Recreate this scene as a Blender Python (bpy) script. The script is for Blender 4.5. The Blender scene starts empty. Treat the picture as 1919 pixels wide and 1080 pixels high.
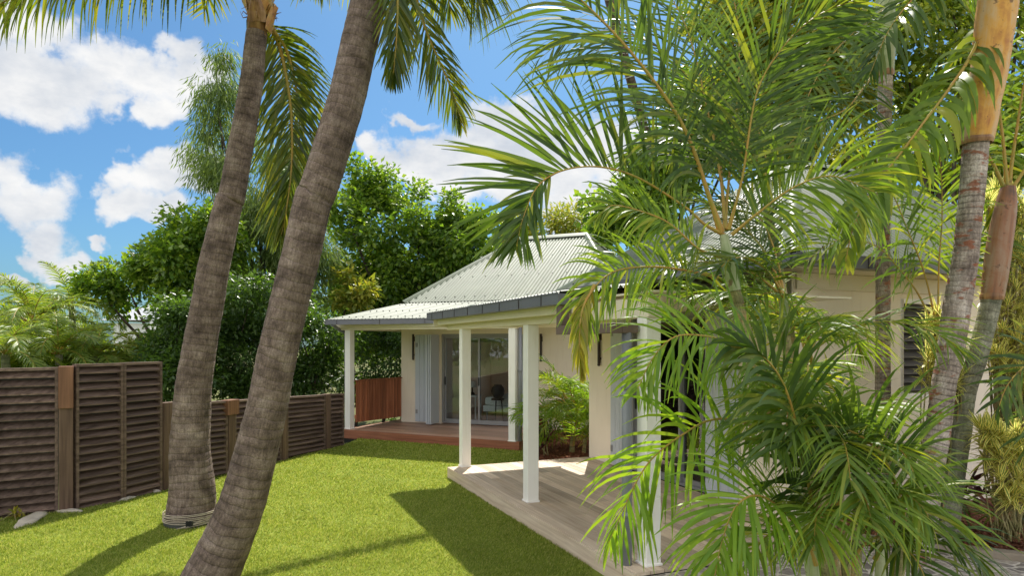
import bpy, bmesh, math, random
import numpy as np
from mathutils import Vector, Matrix, noise

random.seed(7)
RNG = np.random.default_rng(7)
SC = bpy.context.scene
COL = SC.collection
F = 1250.0
EYE = 1.956
GZ = -0.17            # lawn height

def at(px, py, Y):
    """a place in the garden: column/row of the photograph and its distance in metres"""
    return Vector(((px - 960) / F * Y, Y, EYE - (py - 645) / F * Y))

# ------------------------------------------------------------------ objects
def tag(o, label=None, cat=None, group=None, kind=None):
    if label: o['label'] = label
    if cat: o['category'] = cat
    if group: o['group'] = group
    if kind: o['kind'] = kind
    return o

def thing(name, label, cat, loc=(0, 0, 0), group=None):
    o = bpy.data.objects.new(name, None)
    o.empty_display_size = 0.2
    o.location = loc
    COL.objects.link(o)
    return tag(o, label, cat, group)

def child_of(o, parent):
    if parent is not None:
        o.parent = parent
        off = Vector(parent.location) if parent.type == 'EMPTY' else Vector()   # part meshes sit in world space
        o.matrix_parent_inverse = Matrix.Translation(-off)

def link(name, me, mats, parent=None):
    o = bpy.data.objects.new(name, me)
    for m in (mats if isinstance(mats, (list, tuple)) else [mats]):
        me.materials.append(m)
    COL.objects.link(o)
    child_of(o, parent)
    return o

def mesh_np(V, Fc, uv=None, mi=None, smooth=False):
    """numpy mesh: V (n,3), Fc (m,k)"""
    me = bpy.data.meshes.new('mesh')
    V = np.asarray(V, dtype=np.float32); Fc = np.asarray(Fc, dtype=np.int32)
    m, k = Fc.shape
    me.vertices.add(len(V)); me.vertices.foreach_set('co', V.ravel())
    me.loops.add(m * k); me.loops.foreach_set('vertex_index', Fc.ravel())
    me.polygons.add(m)
    me.polygons.foreach_set('loop_start', np.arange(0, m * k, k, dtype=np.int32))
    me.polygons.foreach_set('loop_total', np.full(m, k, dtype=np.int32))
    if mi is not None: me.polygons.foreach_set('material_index', np.asarray(mi, dtype=np.int32))
    if smooth: me.polygons.foreach_set('use_smooth', np.ones(m, dtype=bool))
    if uv is not None:
        l = me.uv_layers.new(name='UVMap')
        l.data.foreach_set('uv', np.asarray(uv, dtype=np.float32)[Fc.ravel()].ravel())
    me.update(calc_edges=True)
    me.validate()
    return me

class MB:
    def __init__(s): s.v = []; s.f = []; s.m = []; s.uv = []; s.sm = []
    def add(s, vs, fs, mi=0, uvs=None, smooth=False):
        b = len(s.v)
        s.v += [tuple(x) for x in vs]
        s.uv += ([tuple(x) for x in uvs] if uvs is not None else [(0, 0)] * len(vs))
        for f in fs:
            s.f.append(tuple(b + i for i in f)); s.m.append(mi); s.sm.append(smooth)
    def hexa(s, p, mi=0):
        """8 corners: bottom 4 (ccw) then top 4"""
        s.add(p, [(3, 2, 1, 0), (4, 5, 6, 7), (0, 1, 5, 4), (1, 2, 6, 5), (2, 3, 7, 6), (3, 0, 4, 7)], mi)
    def fbox(s, fr, a0, a1, b0, b1, z0, z1, mi=0):
        s.hexa([fr(a0, b0, z0), fr(a1, b0, z0), fr(a1, b1, z0), fr(a0, b1, z0),
                fr(a0, b0, z1), fr(a1, b0, z1), fr(a1, b1, z1), fr(a0, b1, z1)], mi)
    def box(s, c, ax, ay, az, mi=0):
        c = Vector(c); ax = Vector(ax); ay = Vector(ay); az = Vector(az)
        s.hexa([c - ax - ay - az, c + ax - ay - az, c + ax + ay - az, c - ax + ay - az,
                c - ax - ay + az, c + ax - ay + az, c + ax + ay + az, c - ax + ay + az], mi)
    def poly(s, pts, z0, z1, mi=0):
        n = len(pts)
        vs = [(p[0], p[1], z0) for p in pts] + [(p[0], p[1], z1) for p in pts]
        fs = [tuple(range(n - 1, -1, -1)), tuple(range(n, 2 * n))] + [(i, (i + 1) % n, n + (i + 1) % n, n + i) for i in range(n)]
        s.add(vs, fs, mi)
    def tube(s, pts, rad, seg=10, mi=0, cap=True):
        V, Fc, UV = tube_np(pts, rad, seg)
        s.add(V, Fc, mi, UV, True)
        if cap:
            n = len(V)
            b = len(s.v) - n
            s.f.append(tuple(b + i for i in range(seg - 1, -1, -1))); s.m.append(mi); s.sm.append(False)
            s.f.append(tuple(b + n - (seg + 1) + i for i in range(seg))); s.m.append(mi); s.sm.append(False)
    def build(s, name, mats, parent=None, bevel=0.0):
        me = bpy.data.meshes.new(name)
        me.from_pydata(s.v, [], s.f)
        me.polygons.foreach_set('material_index', s.m)
        me.polygons.foreach_set('use_smooth', s.sm)
        l = me.uv_layers.new(name='UVMap')
        idx = np.zeros(len(me.loops), dtype=np.int32); me.loops.foreach_get('vertex_index', idx)
        l.data.foreach_set('uv', np.asarray(s.uv, dtype=np.float32)[idx].ravel())
        me.update()
        o = link(name, me, mats, parent)
        if bevel > 0:
            b = o.modifiers.new('bevel', 'BEVEL'); b.width = bevel; b.segments = 2; b.limit_method = 'ANGLE'; b.angle_limit = math.radians(50)
        return o

def catmull(P, n):
    """smooth polyline through P (k,d) with n samples"""
    P = np.asarray(P, dtype=float); k = len(P)
    if k == 2:
        t = np.linspace(0, 1, n)[:, None]
        return P[0] * (1 - t) + P[1] * t
    Q = np.vstack([2 * P[0] - P[1], P, 2 * P[-1] - P[-2]])
    d = np.r_[0, np.cumsum(np.linalg.norm(P[1:, :3] - P[:-1, :3], axis=1))]
    u = np.interp(np.linspace(0, d[-1], n), d, np.arange(k))
    i = np.clip(u.astype(int), 0, k - 2); t = (u - i)[:, None]
    p0, p1, p2, p3 = Q[i], Q[i + 1], Q[i + 2], Q[i + 3]
    return .5 * ((2 * p1) + (-p0 + p2) * t + (2 * p0 - 5 * p1 + 4 * p2 - p3) * t**2 + (-p0 + 3 * p1 - 3 * p2 + p3) * t**3)

def frames(P):
    """tangent, and a parallel-transported pair of normals along polyline P"""
    T = np.gradient(P, axis=0); T /= np.linalg.norm(T, axis=1)[:, None] + 1e-9
    a = np.array([0, 0, 1.0]) if abs(T[0][2]) < .9 else np.array([1.0, 0, 0])
    N = a - T[0] * a.dot(T[0]); N /= np.linalg.norm(N)
    Ns = [N]
    for i in range(1, len(P)):
        N = N - T[i] * N.dot(T[i]); N /= np.linalg.norm(N) + 1e-9
        Ns.append(N)
    Ns = np.array(Ns)
    return T, Ns, np.cross(T, Ns)

def tube_np(pts, rad, seg=10, shape=None):
    P = np.asarray([tuple(p) for p in pts], dtype=float); n = len(P)
    R = np.asarray(rad, dtype=float) * np.ones(n)
    T, N, B = frames(P)
    th = np.linspace(0, 2 * np.pi, seg + 1)
    L = np.r_[0, np.cumsum(np.linalg.norm(P[1:] - P[:-1], axis=1))]
    RR = R[:, None] * np.ones((1, seg + 1))
    if shape is not None: RR = RR * shape(L[:, None], th[None, :])
    V = P[:, None, :] + RR[..., None] * (np.cos(th)[None, :, None] * N[:, None, :] + np.sin(th)[None, :, None] * B[:, None, :])
    V[:, -1] = V[:, 0]
    UV = np.stack([np.broadcast_to(th / (2 * np.pi), (n, seg + 1)), np.broadcast_to(L[:, None], (n, seg + 1))], -1)
    i, j = np.meshgrid(np.arange(n - 1), np.arange(seg), indexing='ij')
    a = (i * (seg + 1) + j).ravel()
    Fc = np.stack([a, a + 1, a + seg + 2, a + seg + 1], 1)
    return V.reshape(-1, 3), Fc, UV.reshape(-1, 2)

# ------------------------------------------------------------------ materials
def srgb(r, g, b):
    f = lambda c: (c / 255 / 12.92) if c / 255 <= .04045 else ((c / 255 + .055) / 1.055) ** 2.4
    return (f(r), f(g), f(b), 1)

class NT:
    def __init__(s, name):
        s.mat = bpy.data.materials.new(name); s.mat.use_nodes = True
        s.t = s.mat.node_tree; s.t.nodes.clear()
        s.out = s.n('ShaderNodeOutputMaterial')
    def n(s, typ, **kw):
        x = s.t.nodes.new(typ)
        for k, v in kw.items(): setattr(x, k, v)
        return x
    def l(s, a, b): s.t.links.new(a, b)
    def set(s, sock, v):
        if hasattr(v, 'is_linked') or isinstance(v, bpy.types.NodeSocket): s.l(v, sock)
        else: sock.default_value = v
    def coord(s, kind='Object'):
        return s.n('ShaderNodeTexCoord').outputs[kind]
    def mapping(s, vec, scale=(1, 1, 1), rot=(0, 0, 0), loc=(0, 0, 0)):
        m = s.n('ShaderNodeMapping'); s.l(vec, m.inputs[0])
        m.inputs['Location'].default_value = loc; m.inputs['Rotation'].default_value = rot; m.inputs['Scale'].default_value = scale
        return m.outputs[0]
    def noise(s, vec, scale=5, detail=6, rough=.55, dist=0, out='Fac'):
        m = s.n('ShaderNodeTexNoise'); s.l(vec, m.inputs['Vector'])
        m.inputs['Scale'].default_value = scale; m.inputs['Detail'].default_value = detail
        m.inputs['Roughness'].default_value = rough; m.inputs['Distortion'].default_value = dist
        return m.outputs[out]
    def ramp(s, fac, stops, interp='LINEAR'):
        m = s.n('ShaderNodeValToRGB'); s.l(fac, m.inputs[0]); cr = m.color_ramp; cr.interpolation = interp
        while len(cr.elements) < len(stops): cr.elements.new(.5)
        for e, (p, c) in zip(cr.elements, stops):
            e.position = p; e.color = c if len(c) == 4 else (*c, 1)
        return m.outputs[0]
    def math(s, op, a, b=0, c=None, clamp=False):
        m = s.n('ShaderNodeMath', operation=op); m.use_clamp = clamp
        s.set(m.inputs[0], a); s.set(m.inputs[1], b)
        if c is not None: s.set(m.inputs[2], c)
        return m.outputs[0]
    def mix(s, fac, a, b, mode='MIX'):
        m = s.n('ShaderNodeMix', data_type='RGBA', blend_type=mode)
        s.set(m.inputs['Factor'], fac); s.set(m.inputs['A'], a); s.set(m.inputs['B'], b)
        return m.outputs['Result']
    def bump(s, h, strength=.3, dist=.02, normal=None):
        m = s.n('ShaderNodeBump'); s.l(h, m.inputs['Height'])
        m.inputs['Strength'].default_value = strength; m.inputs['Distance'].default_value = dist
        if normal is not None: s.l(normal, m.inputs['Normal'])
        return m.outputs[0]
    def principled(s, col, rough=.6, normal=None, spec=.5, metal=0):
        p = s.n('ShaderNodeBsdfPrincipled')
        s.set(p.inputs['Base Color'], col); s.set(p.inputs['Roughness'], rough)
        p.inputs['Specular IOR Level'].default_value = spec; p.inputs['Metallic'].default_value = metal
        if normal is not None: s.l(normal, p.inputs['Normal'])
        return p.outputs[0]
    def done(s, shader):
        s.l(shader, s.out.inputs['Surface']); return s.mat

def plain(name, c, rough=.6, var=.12, scale=3.0, bump=.0, bscale=40, spec=.4, metal=0, stain=None):
    """painted / plastered surface with gentle unevenness and wear"""
    t = NT(name); o = t.coord()
    f = t.noise(o, scale, 6)
    d = tuple(x * (1 - var) for x in c[:3]); u = tuple(min(1, x * (1 + var)) for x in c[:3])
    col = t.ramp(f, [(.3, d), (.7, u)])
    if stain:
        g = t.noise(t.mapping(o, (6, 6, .7)), 2.2, 6, .6)
        col = t.mix(t.ramp(g, [(.55, (0, 0, 0)), (.8, (.5, .5, .5))]), col, stain)
    nr = None
    if bump: nr = t.bump(t.noise(o, bscale, 5), bump, .01)
    rr = t.ramp(t.noise(o, scale * 4, 4), [(.3, (rough - .07,) * 3), (.7, (rough + .07,) * 3)])
    return t.done(t.principled(col, rr, nr, spec, metal))

def leaf_mat(name, cols, glow, mixf=.42, rough=.42, spec=.5, varieg=None, mott=.5, mscale=1.3):
    """cols: list of base colours picked per leaf; glow: colour of light passing through"""
    t = NT(name)
    g = t.n('ShaderNodeNewGeometry')
    n = len(cols)
    col = t.ramp(g.outputs['Random Per Island'], [((i + .5) / n, c) for i, c in enumerate(cols)])
    o = t.coord()
    big = t.ramp(t.noise(o, mscale, 4), [(.3, (0,) * 3), (.7, (1,) * 3)])
    col = t.mix(t.math('MULTIPLY', big, mott), col, t.mix(1, col, (.6, .62, .5, 1), 'MULTIPLY'))
    gl = t.mix(1, col, glow, 'MULTIPLY')
    if varieg:
        uv = t.n('ShaderNodeUVMap').outputs[0]
        sx = t.n('ShaderNodeSeparateXYZ'); t.l(uv, sx.inputs[0])
        e = t.math('ABSOLUTE', t.math('SUBTRACT', sx.outputs[0], .5))
        fac = t.ramp(e, [(.16, (0, 0, 0)), (.24, (1, 1, 1))])
        col = t.mix(fac, col, varieg); gl = t.mix(fac, gl, varieg)
    p = t.principled(col, rough, None, spec)
    tr = t.n('ShaderNodeBsdfTranslucent'); t.set(tr.inputs['Color'], gl)
    m = t.n('ShaderNodeMixShader'); m.inputs[0].default_value = mixf
    t.l(p, m.inputs[1]); t.l(tr.outputs[0], m.inputs[2])
    return t.done(m.outputs[0])

def trunk_mat(name, c_dark, c_mid, c_light, ring=.07, ringmix=.6, fibre=60, patch=None, moss=None, bumps=.6):
    t = NT(name)
    uv = t.n('ShaderNodeUVMap').outputs[0]; o = t.coord()
    # rings: v in metres, wobbling round the trunk
    wob = t.noise(t.mapping(o, (2.2, 2.2, 3.5)), 1.0, 5)
    sx = t.n('ShaderNodeSeparateXYZ'); t.l(uv, sx.inputs[0])
    ph = t.math('ADD', t.math('DIVIDE', sx.outputs[1], ring), t.math('MULTIPLY', wob, 1.6))
    fr = t.math('FRACT', ph)
    ringm = t.ramp(fr, [(0, (.12,) * 3), (.07, (.55,) * 3), (.25, (.88,) * 3), (.65, (1.0,) * 3), (.92, (.8,) * 3), (1, (.12,) * 3)])
    fib = t.noise(t.mapping(uv, (fibre, 7, 1)), 1.0, 6, .65)
    blot = t.noise(o, 5, 8, .62)
    col = t.ramp(blot, [(.28, c_dark), (.5, c_mid), (.72, c_light)])
    col = t.mix(.55, col, t.mix(1, col, t.ramp(fib, [(.3, (.3,) * 3), (.72, (1.7,) * 3)]), 'MULTIPLY'))
    grit = t.noise(o, 70, 6, .7)
    col = t.mix(.6, col, t.mix(1, col, t.ramp(grit, [(.32, (.35,) * 3), (.7, (1.6,) * 3)]), 'MULTIPLY'))
    mod = t.noise(o, 2.1, 3)
    ringm2 = t.mix(t.math('MULTIPLY', t.ramp(mod, [(.38, (.08,) * 3), (.64, (1,) * 3)]), ringmix), (1, 1, 1, 1), ringm)
    col = t.mix(1, col, ringm2, 'MULTIPLY')
    band = t.noise(t.mapping(o, (2.2, 2.2, 9)), 1.0, 5, .6)
    col = t.mix(t.math('MULTIPLY', t.ramp(band, [(.52, (0,) * 3), (.7, (1,) * 3)]), .38), col, c_dark)
    if patch:
        pf = t.noise(t.mapping(o, (1, 1, 2.2)), 6.5, 5, .6)
        col = t.mix(t.ramp(pf, [(.56, (0, 0, 0)), (.62, (.8,) * 3)]), col, patch)
    if moss:
        pf = t.noise(o, 2.4, 7, .65)
        col = t.mix(t.ramp(pf, [(.48, (0, 0, 0)), (.7, (.7,) * 3)]), col, moss)
    h = t.math('ADD', t.math('MULTIPLY', ringm, .9), t.math('MULTIPLY', fib, .7))
    h = t.math('ADD', t.math('ADD', h, t.math('MULTIPLY', blot, .5)), t.math('MULTIPLY', grit, .6))
    return t.done(t.principled(col, .85, t.bump(h, bumps, .02), .25))

def wood_mat(name, c1, c2, axis='x', rough=.6, island=True, grain=24, spec=.3, rotz=0):
    t = NT(name)
    o = t.mapping(t.coord(), (1, 1, 1), (0, 0, -rotz))
    sc = {'x': (1.2, grain, grain), 'y': (grain, 1.2, grain), 'z': (grain, grain, 1.2)}[axis]
    f = t.noise(t.mapping(o, sc), 1.0, 7, .6, .4)
    col = t.ramp(f, [(.3, c1), (.7, c2)])
    if island:
        g = t.n('ShaderNodeNewGeometry').outputs['Random Per Island']
        col = t.mix(1, col, t.ramp(g, [(0, (.66,) * 3), (1, (1.2,) * 3)]), 'MULTIPLY')
    w = t.noise(o, 1.7, 5)
    col = t.mix(t.ramp(w, [(.45, (0, 0, 0)), (.75, (.35,) * 3)]), col, t.mix(1, col, (.6, .6, .6, 1), 'MULTIPLY'))
    return t.done(t.principled(col, rough, t.bump(f, .25, .004), spec))

def glass_mat(name, tint=(.9, .95, .95, 1)):
    t = NT(name)
    lw = t.n('ShaderNodeFresnel'); lw.inputs[0].default_value = 1.6
    tr = t.n('ShaderNodeBsdfTransparent'); tr.inputs[0].default_value = tint
    gl = t.n('ShaderNodeBsdfGlossy'); gl.inputs['Roughness'].default_value = .02
    m = t.n('ShaderNodeMixShader')
    t.l(t.math('MULTIPLY', lw.outputs[0], 1.8, clamp=True), m.inputs[0]); t.l(tr.outputs[0], m.inputs[1]); t.l(gl.outputs[0], m.inputs[2])
    return t.done(m.outputs[0])
M = {}
M['wall'] = plain('cream_render', srgb(240, 228, 210), .85, .04, 1.2, .12, 60, .2, stain=srgb(220, 204, 182))
M['white'] = plain('white_paint', srgb(243, 240, 235), .5, .03, 2, .05, 30, .4, stain=srgb(214, 206, 192))
M['soffit'] = plain('cream_paint', srgb(226, 216, 194), .6, .04, 2)
M['shutter'] = plain('pale_grey_paint', srgb(192, 198, 206), .5, .05, 2, .05, 40, .4)
M['gutter'] = plain('slate_grey_metal', srgb(108, 108, 117), .4, .08, 3, 0, 40, .5, stain=srgb(90, 87, 87))
M['downpipe'] = plain('grey_pipe', srgb(132, 134, 142), .4, .07, 3, 0, 40, .5)
M['alu'] = plain('brushed_aluminium', srgb(150, 150, 152), .38, .06, 4, 0, 40, .5, metal=.3)
M['dark'] = plain('dark_bronze', srgb(52, 40, 36), .5, .1, 6)
M['black'] = plain('black_plastic', srgb(24, 24, 25), .5, .1, 6)
M['interior'] = plain('room_wall', srgb(196, 188, 176), .9, .03, 2)
M['linen'] = plain('white_linen', srgb(238, 236, 232), .9, .03, 3, .3, 8)
M['glass'] = glass_mat('window_glass')
M['rope'] = plain('pale_rope', srgb(172, 160, 142), .9, .18, 14, .5, 90, .2)
M['straps'] = plain('grey_green_cloth', srgb(78, 80, 76), .9, .2, 9, .4, 60, .2)
M['louvre'] = plain('grey_louvre', srgb(92, 88, 86), .45, .12, 5)
M['sheet'] = None
def roof_mat():
    t = NT('pale_green_roof_sheet'); o = t.coord()
    f = t.noise(o, 1.4, 6, .6)
    col = t.ramp(f, [(.3, srgb(90, 98, 78)), (.7, srgb(106, 114, 93))])
    st = t.noise(t.mapping(o, (3, 3, 1)), 5, 8, .7)
    col = t.mix(t.ramp(st, [(.6, (0, 0, 0)), (.78, (.35,) * 3)]), col, srgb(122, 119, 100))
    return t.done(t.principled(col, .5, None, .35))
M['sheet'] = roof_mat()
M['deckgrey'] = wood_mat('weathered_deck', srgb(196, 172, 150), srgb(230, 212, 190), 'x', .75, rotz=math.atan2(-.923, .385))
M['deckred'] = wood_mat('red_hardwood_deck', srgb(150, 114, 94), srgb(192, 154, 130), 'x', .45, rotz=math.atan2(-.44, .9), spec=.5)
M['deckedge'] = wood_mat('red_hardwood_fascia', srgb(126, 76, 56), srgb(168, 110, 84), 'x', .5, rotz=math.atan2(-.44, .9))
M['rail'] = wood_mat('orange_hardwood', srgb(138, 80, 54), srgb(186, 120, 86), 'z', .5)
M['newwood'] = wood_mat('fresh_hardwood', srgb(124, 86, 64), srgb(162, 116, 88), 'z', .55)
M['post'] = wood_mat('weathered_post', srgb(88, 68, 56), srgb(132, 106, 90), 'z', .75)
M['slat'] = wood_mat('weathered_slat', srgb(74, 58, 50), srgb(136, 114, 102), 'y', .7, rotz=math.radians(-20))
M['bark_coco'] = trunk_mat('coconut_bark', srgb(66, 54, 48), srgb(120, 103, 94), srgb(156, 139, 128), .085, .42, 60)
M['bark_slim'] = trunk_mat('ringed_palm_bark', srgb(98, 84, 76), srgb(164, 150, 138), srgb(212, 202, 190), .055, .75, 30, patch=srgb(142, 82, 54))
M['bark_green'] = trunk_mat('greenish_palm_bark', srgb(92, 90, 74), srgb(146, 144, 124), srgb(184, 182, 162), .09, .6, 30, moss=srgb(112, 128, 92))
M['bark_areca'] = trunk_mat('areca_stem', srgb(110, 108, 70), srgb(150, 144, 98), srgb(184, 168, 132), .1, .7, 20, patch=srgb(176, 140, 96), bumps=.3)
M['bark_tree'] = trunk_mat('tree_bark', srgb(50, 42, 36), srgb(86, 76, 66), srgb(120, 108, 96), .3, .2, 30)
def shaft(name, a, b, c):
    t = NT(name); uv = t.n('ShaderNodeUVMap').outputs[0]; o = t.coord()
    f = t.noise(t.mapping(uv, (10, 1.2, 1)), 1.0, 6, .6, .5)
    g = t.noise(o, 3.2, 6, .65, .8)
    m = t.math('ADD', t.math('MULTIPLY', f, .5), t.math('MULTIPLY', g, .5))
    col = t.ramp(m, [(.36, a), (.48, b), (.62, c)])
    sp = t.noise(o, 16, 4, .6)
    col = t.mix(t.ramp(sp, [(.62, (0, 0, 0)), (.68, (.8,) * 3)]), col, srgb(92, 62, 36))
    return t.done(t.principled(col, .45, t.bump(f, .3, .01), .4))
M['shaft_orange'] = shaft('orange_crownshaft', srgb(160, 96, 48), srgb(206, 152, 62), srgb(196, 168, 128))
M['shaft_red'] = shaft('rusty_crownshaft', srgb(92, 70, 56), srgb(146, 100, 68), srgb(156, 132, 108))
M['shaft_green'] = shaft('green_crownshaft', srgb(112, 128, 76), srgb(148, 160, 112), srgb(172, 176, 140))
M['rachis'] = shaft('frond_midrib', srgb(120, 118, 36), srgb(160, 142, 60), srgb(182, 130, 64))
M['coco_boot'] = shaft('coconut_leaf_base', srgb(128, 82, 44), srgb(184, 130, 70), srgb(168, 150, 92))
G = srgb
M['boot_fibre'] = shaft('frayed_leaf_sheath', srgb(84, 58, 40), srgb(136, 98, 66), srgb(176, 140, 96))
M['coco_leaf'] = leaf_mat('coconut_leaf', [G(70, 90, 40), G(86, 106, 44), G(106, 120, 48), G(130, 132, 56), G(76, 96, 42)], (2.2, 1.9, .6, 1), .47, .3)
M['areca_leaf'] = leaf_mat('areca_leaf', [G(92, 120, 50), G(108, 136, 52), G(130, 152, 56), G(98, 126, 54), G(160, 166, 66)], (1.9, 1.75, .55, 1), .5, .4, .36)
M['areca_dark'] = leaf_mat('areca_leaf_deep', [G(62, 88, 42), G(76, 102, 46), G(92, 116, 50), G(68, 94, 48), G(116, 128, 56)], (2.1, 1.85, .55, 1), .46, .36, .4)
M['areca_yellow'] = leaf_mat('areca_leaf_yellow', [G(160, 160, 50), G(180, 172, 60), G(136, 148, 52), G(170, 150, 60)], (1.5, 1.4, .6, 1), .45, .4)
M['areca_light'] = leaf_mat('areca_leaf_light', [G(110, 144, 52), G(130, 160, 56), G(150, 172, 62), G(118, 150, 54)], (1.8, 1.75, .55, 1), .5, .4, .36)
M['far_palm'] = leaf_mat('far_palm_leaf', [G(100, 128, 52), G(130, 150, 60), G(152, 164, 74), G(114, 138, 54)], (1.8, 1.7, .6, 1), .42, .42)
M['tree_leaf'] = leaf_mat('broad_leaf', [G(80, 110, 50), G(102, 132, 54), G(124, 152, 60), G(90, 120, 52), G(146, 166, 72)], (2.0, 1.95, .55, 1), .46, .32)
M['dark_leaf'] = leaf_mat('dark_hedge_leaf', [G(66, 92, 48), G(80, 108, 52), G(96, 124, 56), G(72, 98, 50)], (1.9, 1.9, .6, 1), .42, .34)
M['gum_leaf'] = leaf_mat('gum_leaf', [G(98, 120, 70), G(118, 138, 82), G(140, 156, 94), G(88, 110, 66)], (1.7, 1.7, .7, 1), .45, .5, .3)
M['yellow_leaf'] = leaf_mat('yellow_green_leaf', [G(140, 152, 58), G(166, 168, 70), G(182, 170, 78), G(124, 142, 54)], (1.4, 1.4, .6, 1), .4, .45)
M['bright_leaf'] = leaf_mat('backlit_leaf', [G(104, 128, 54), G(128, 148, 60), G(150, 162, 68), G(112, 136, 56), G(168, 172, 78)], (1.6, 1.55, .55, 1), .45, .35)
M['varieg'] = leaf_mat('variegated_leaf', [G(120, 144, 66), G(140, 158, 76)], (1.2, 1.2, .8, 1), .45, .38, varieg=srgb(255, 243, 146), mott=.0)
M['cordy'] = leaf_mat('purple_leaf', [G(70, 36, 42), G(92, 44, 48), G(58, 38, 40), G(118, 60, 50)], (1.6, .9, .7, 1), .25, .34)
M['turf'] = leaf_mat('turf_blade', [G(108, 130, 50), G(146, 162, 68), G(172, 182, 86), G(130, 148, 58), G(200, 196, 126)], (1.35, 1.3, .75, 1), .38, .6, .25, None, .5, 2.4)
def lawn_mat():
    t = NT('artificial_turf'); o = t.coord()
    f = t.noise(o, 90, 4, .7); b = t.noise(o, .8, 4)
    col = t.ramp(f, [(.3, srgb(112, 130, 46)), (.7, srgb(160, 172, 68))])
    col = t.mix(t.ramp(b, [(.4, (0, 0, 0)), (.7, (.5,) * 3)]), col, srgb(134, 150, 62))
    return t.done(t.principled(col, .85, t.bump(f, .8, .03), .2))
M['lawn'] = lawn_mat()
def earth_mat():
    t = NT('bare_earth'); o = t.coord()
    f = t.noise(o, 3, 8, .65); b = t.noise(o, .06, 4)
    col = t.ramp(f, [(.3, srgb(76, 78, 44)), (.7, srgb(116, 112, 70))])
    col = t.mix(t.ramp(b, [(.45, (0, 0, 0)), (.6, (1,) * 3)]), col, srgb(86, 100, 50))
    return t.done(t.principled(col, .95, t.bump(f, .5, .1), .15))
M['earth'] = earth_mat()
def mulch_mat():
    t = NT('red_bark_mulch'); o = t.coord()
    f = t.noise(o, 38, 6, .7, 1.2); g = t.noise(o, 9, 5, .6)
    col = t.ramp(f, [(.3, srgb(62, 34, 24)), (.5, srgb(118, 70, 48)), (.72, srgb(164, 112, 82))])
    col = t.mix(t.ramp(g, [(.5, (0, 0, 0)), (.7, (.5,) * 3)]), col, srgb(70, 44, 34))
    return t.done(t.principled(col, .95, t.bump(f, 1, .04), .15))
M['mulch'] = mulch_mat()
def paving_mat():
    t = NT('flagstone_paving'); o = t.coord()
    w = t.noise(o, 3, 3, out='Color')
    vv = t.n('ShaderNodeVectorMath', operation='ADD'); t.l(o, vv.inputs[0])
    sc = t.n('ShaderNodeVectorMath', operation='SCALE'); t.l(w, sc.inputs[0]); sc.inputs['Scale'].default_value = .22
    t.l(sc.outputs[0], vv.inputs[1])
    v = t.n('ShaderNodeTexVoronoi', feature='DISTANCE_TO_EDGE'); t.l(vv.outputs[0], v.inputs['Vector']); v.inputs['Scale'].default_value = 6.5
    v2 = t.n('ShaderNodeTexVoronoi'); t.l(vv.outputs[0], v2.inputs['Vector']); v2.inputs['Scale'].default_value = 6.5
    edge = t.ramp(v.outputs['Distance'], [(.03, (0, 0, 0)), (.1, (1,) * 3)])
    sx = t.n('ShaderNodeSeparateColor'); t.l(v2.outputs['Color'], sx.inputs[0])
    st = t.ramp(sx.outputs[0], [(0, srgb(112, 104, 100)), (.5, srgb(146, 138, 130)), (1, srgb(172, 162, 150))])
    n = t.noise(o, 26, 7, .65)
    st = t.mix(.6, st, t.mix(1, st, t.ramp(n, [(.3, (.5,) * 3), (.7, (1.35,) * 3)]), 'MULTIPLY'))
    col = t.mix(edge, srgb(196, 188, 176), st)
    h = t.math('ADD', edge, t.math('MULTIPLY', n, .5))
    return t.done(t.principled(col, .8, t.bump(h, .7, .02), .3))
M['paving'] = paving_mat()
M['stone'] = plain('pale_rock', srgb(196, 184, 166), .9, .22, 5, .8, 14, .2)
M['kerb'] = plain('kerb_stone', srgb(150, 138, 122), .85, .18, 4, .6, 30, .2)
M['boundary'] = plain('far_white_wall', srgb(228, 228, 228), .7, .04, 1)
M['farroof'] = plain('far_grey_roof', srgb(170, 172, 176), .6, .06, 1)
M['mulchchip'] = wood_mat('bark_chip', srgb(96, 54, 38), srgb(158, 104, 76), 'x', .9)
# ================================================================== setting
def sheet(name, pts, z, mat, thick=None, cuts=0):
    b = MB()
    if thick: b.poly(pts, z - thick, z)
    else: b.add([(p[0], p[1], z) for p in pts], [tuple(range(len(pts)))])
    return tag(b.build(name, mat), kind='structure')

sheet('ground', [(-250, -60), (250, -60), (250, 400), (-250, 400)], -.55, M['earth'])
LAWN = [(-9.5, -1.5), (1.05, -1.5), (1.05, 5.6), (.55, 11.2), (.4, 12.9), (.6, 15.5), (-3.3, 16.2), (-3.52, 14.2), (-5.04, 9.75), (-5.28, 9.0), (-5.65, 8.45), (-6.4, 8.0), (-9.5, 6.2)]
sheet('lawn', LAWN, GZ, M['lawn'], .34)

# frames of the two buildings: near one along its deck, far one along its wall
def NF(u, v, z): return Vector((-.748 + .385 * u + .923 * v, 10.63 - .923 * u + .385 * v, z))
def WF(t, n, z): return Vector((-2.78 + .930 * t + .367 * n, 16.75 - .367 * t + .930 * n, z))
def DF(t, n, z): return Vector((-3.85 + .900 * t + .436 * n, 15.22 - .436 * t + .900 * n, z))

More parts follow.
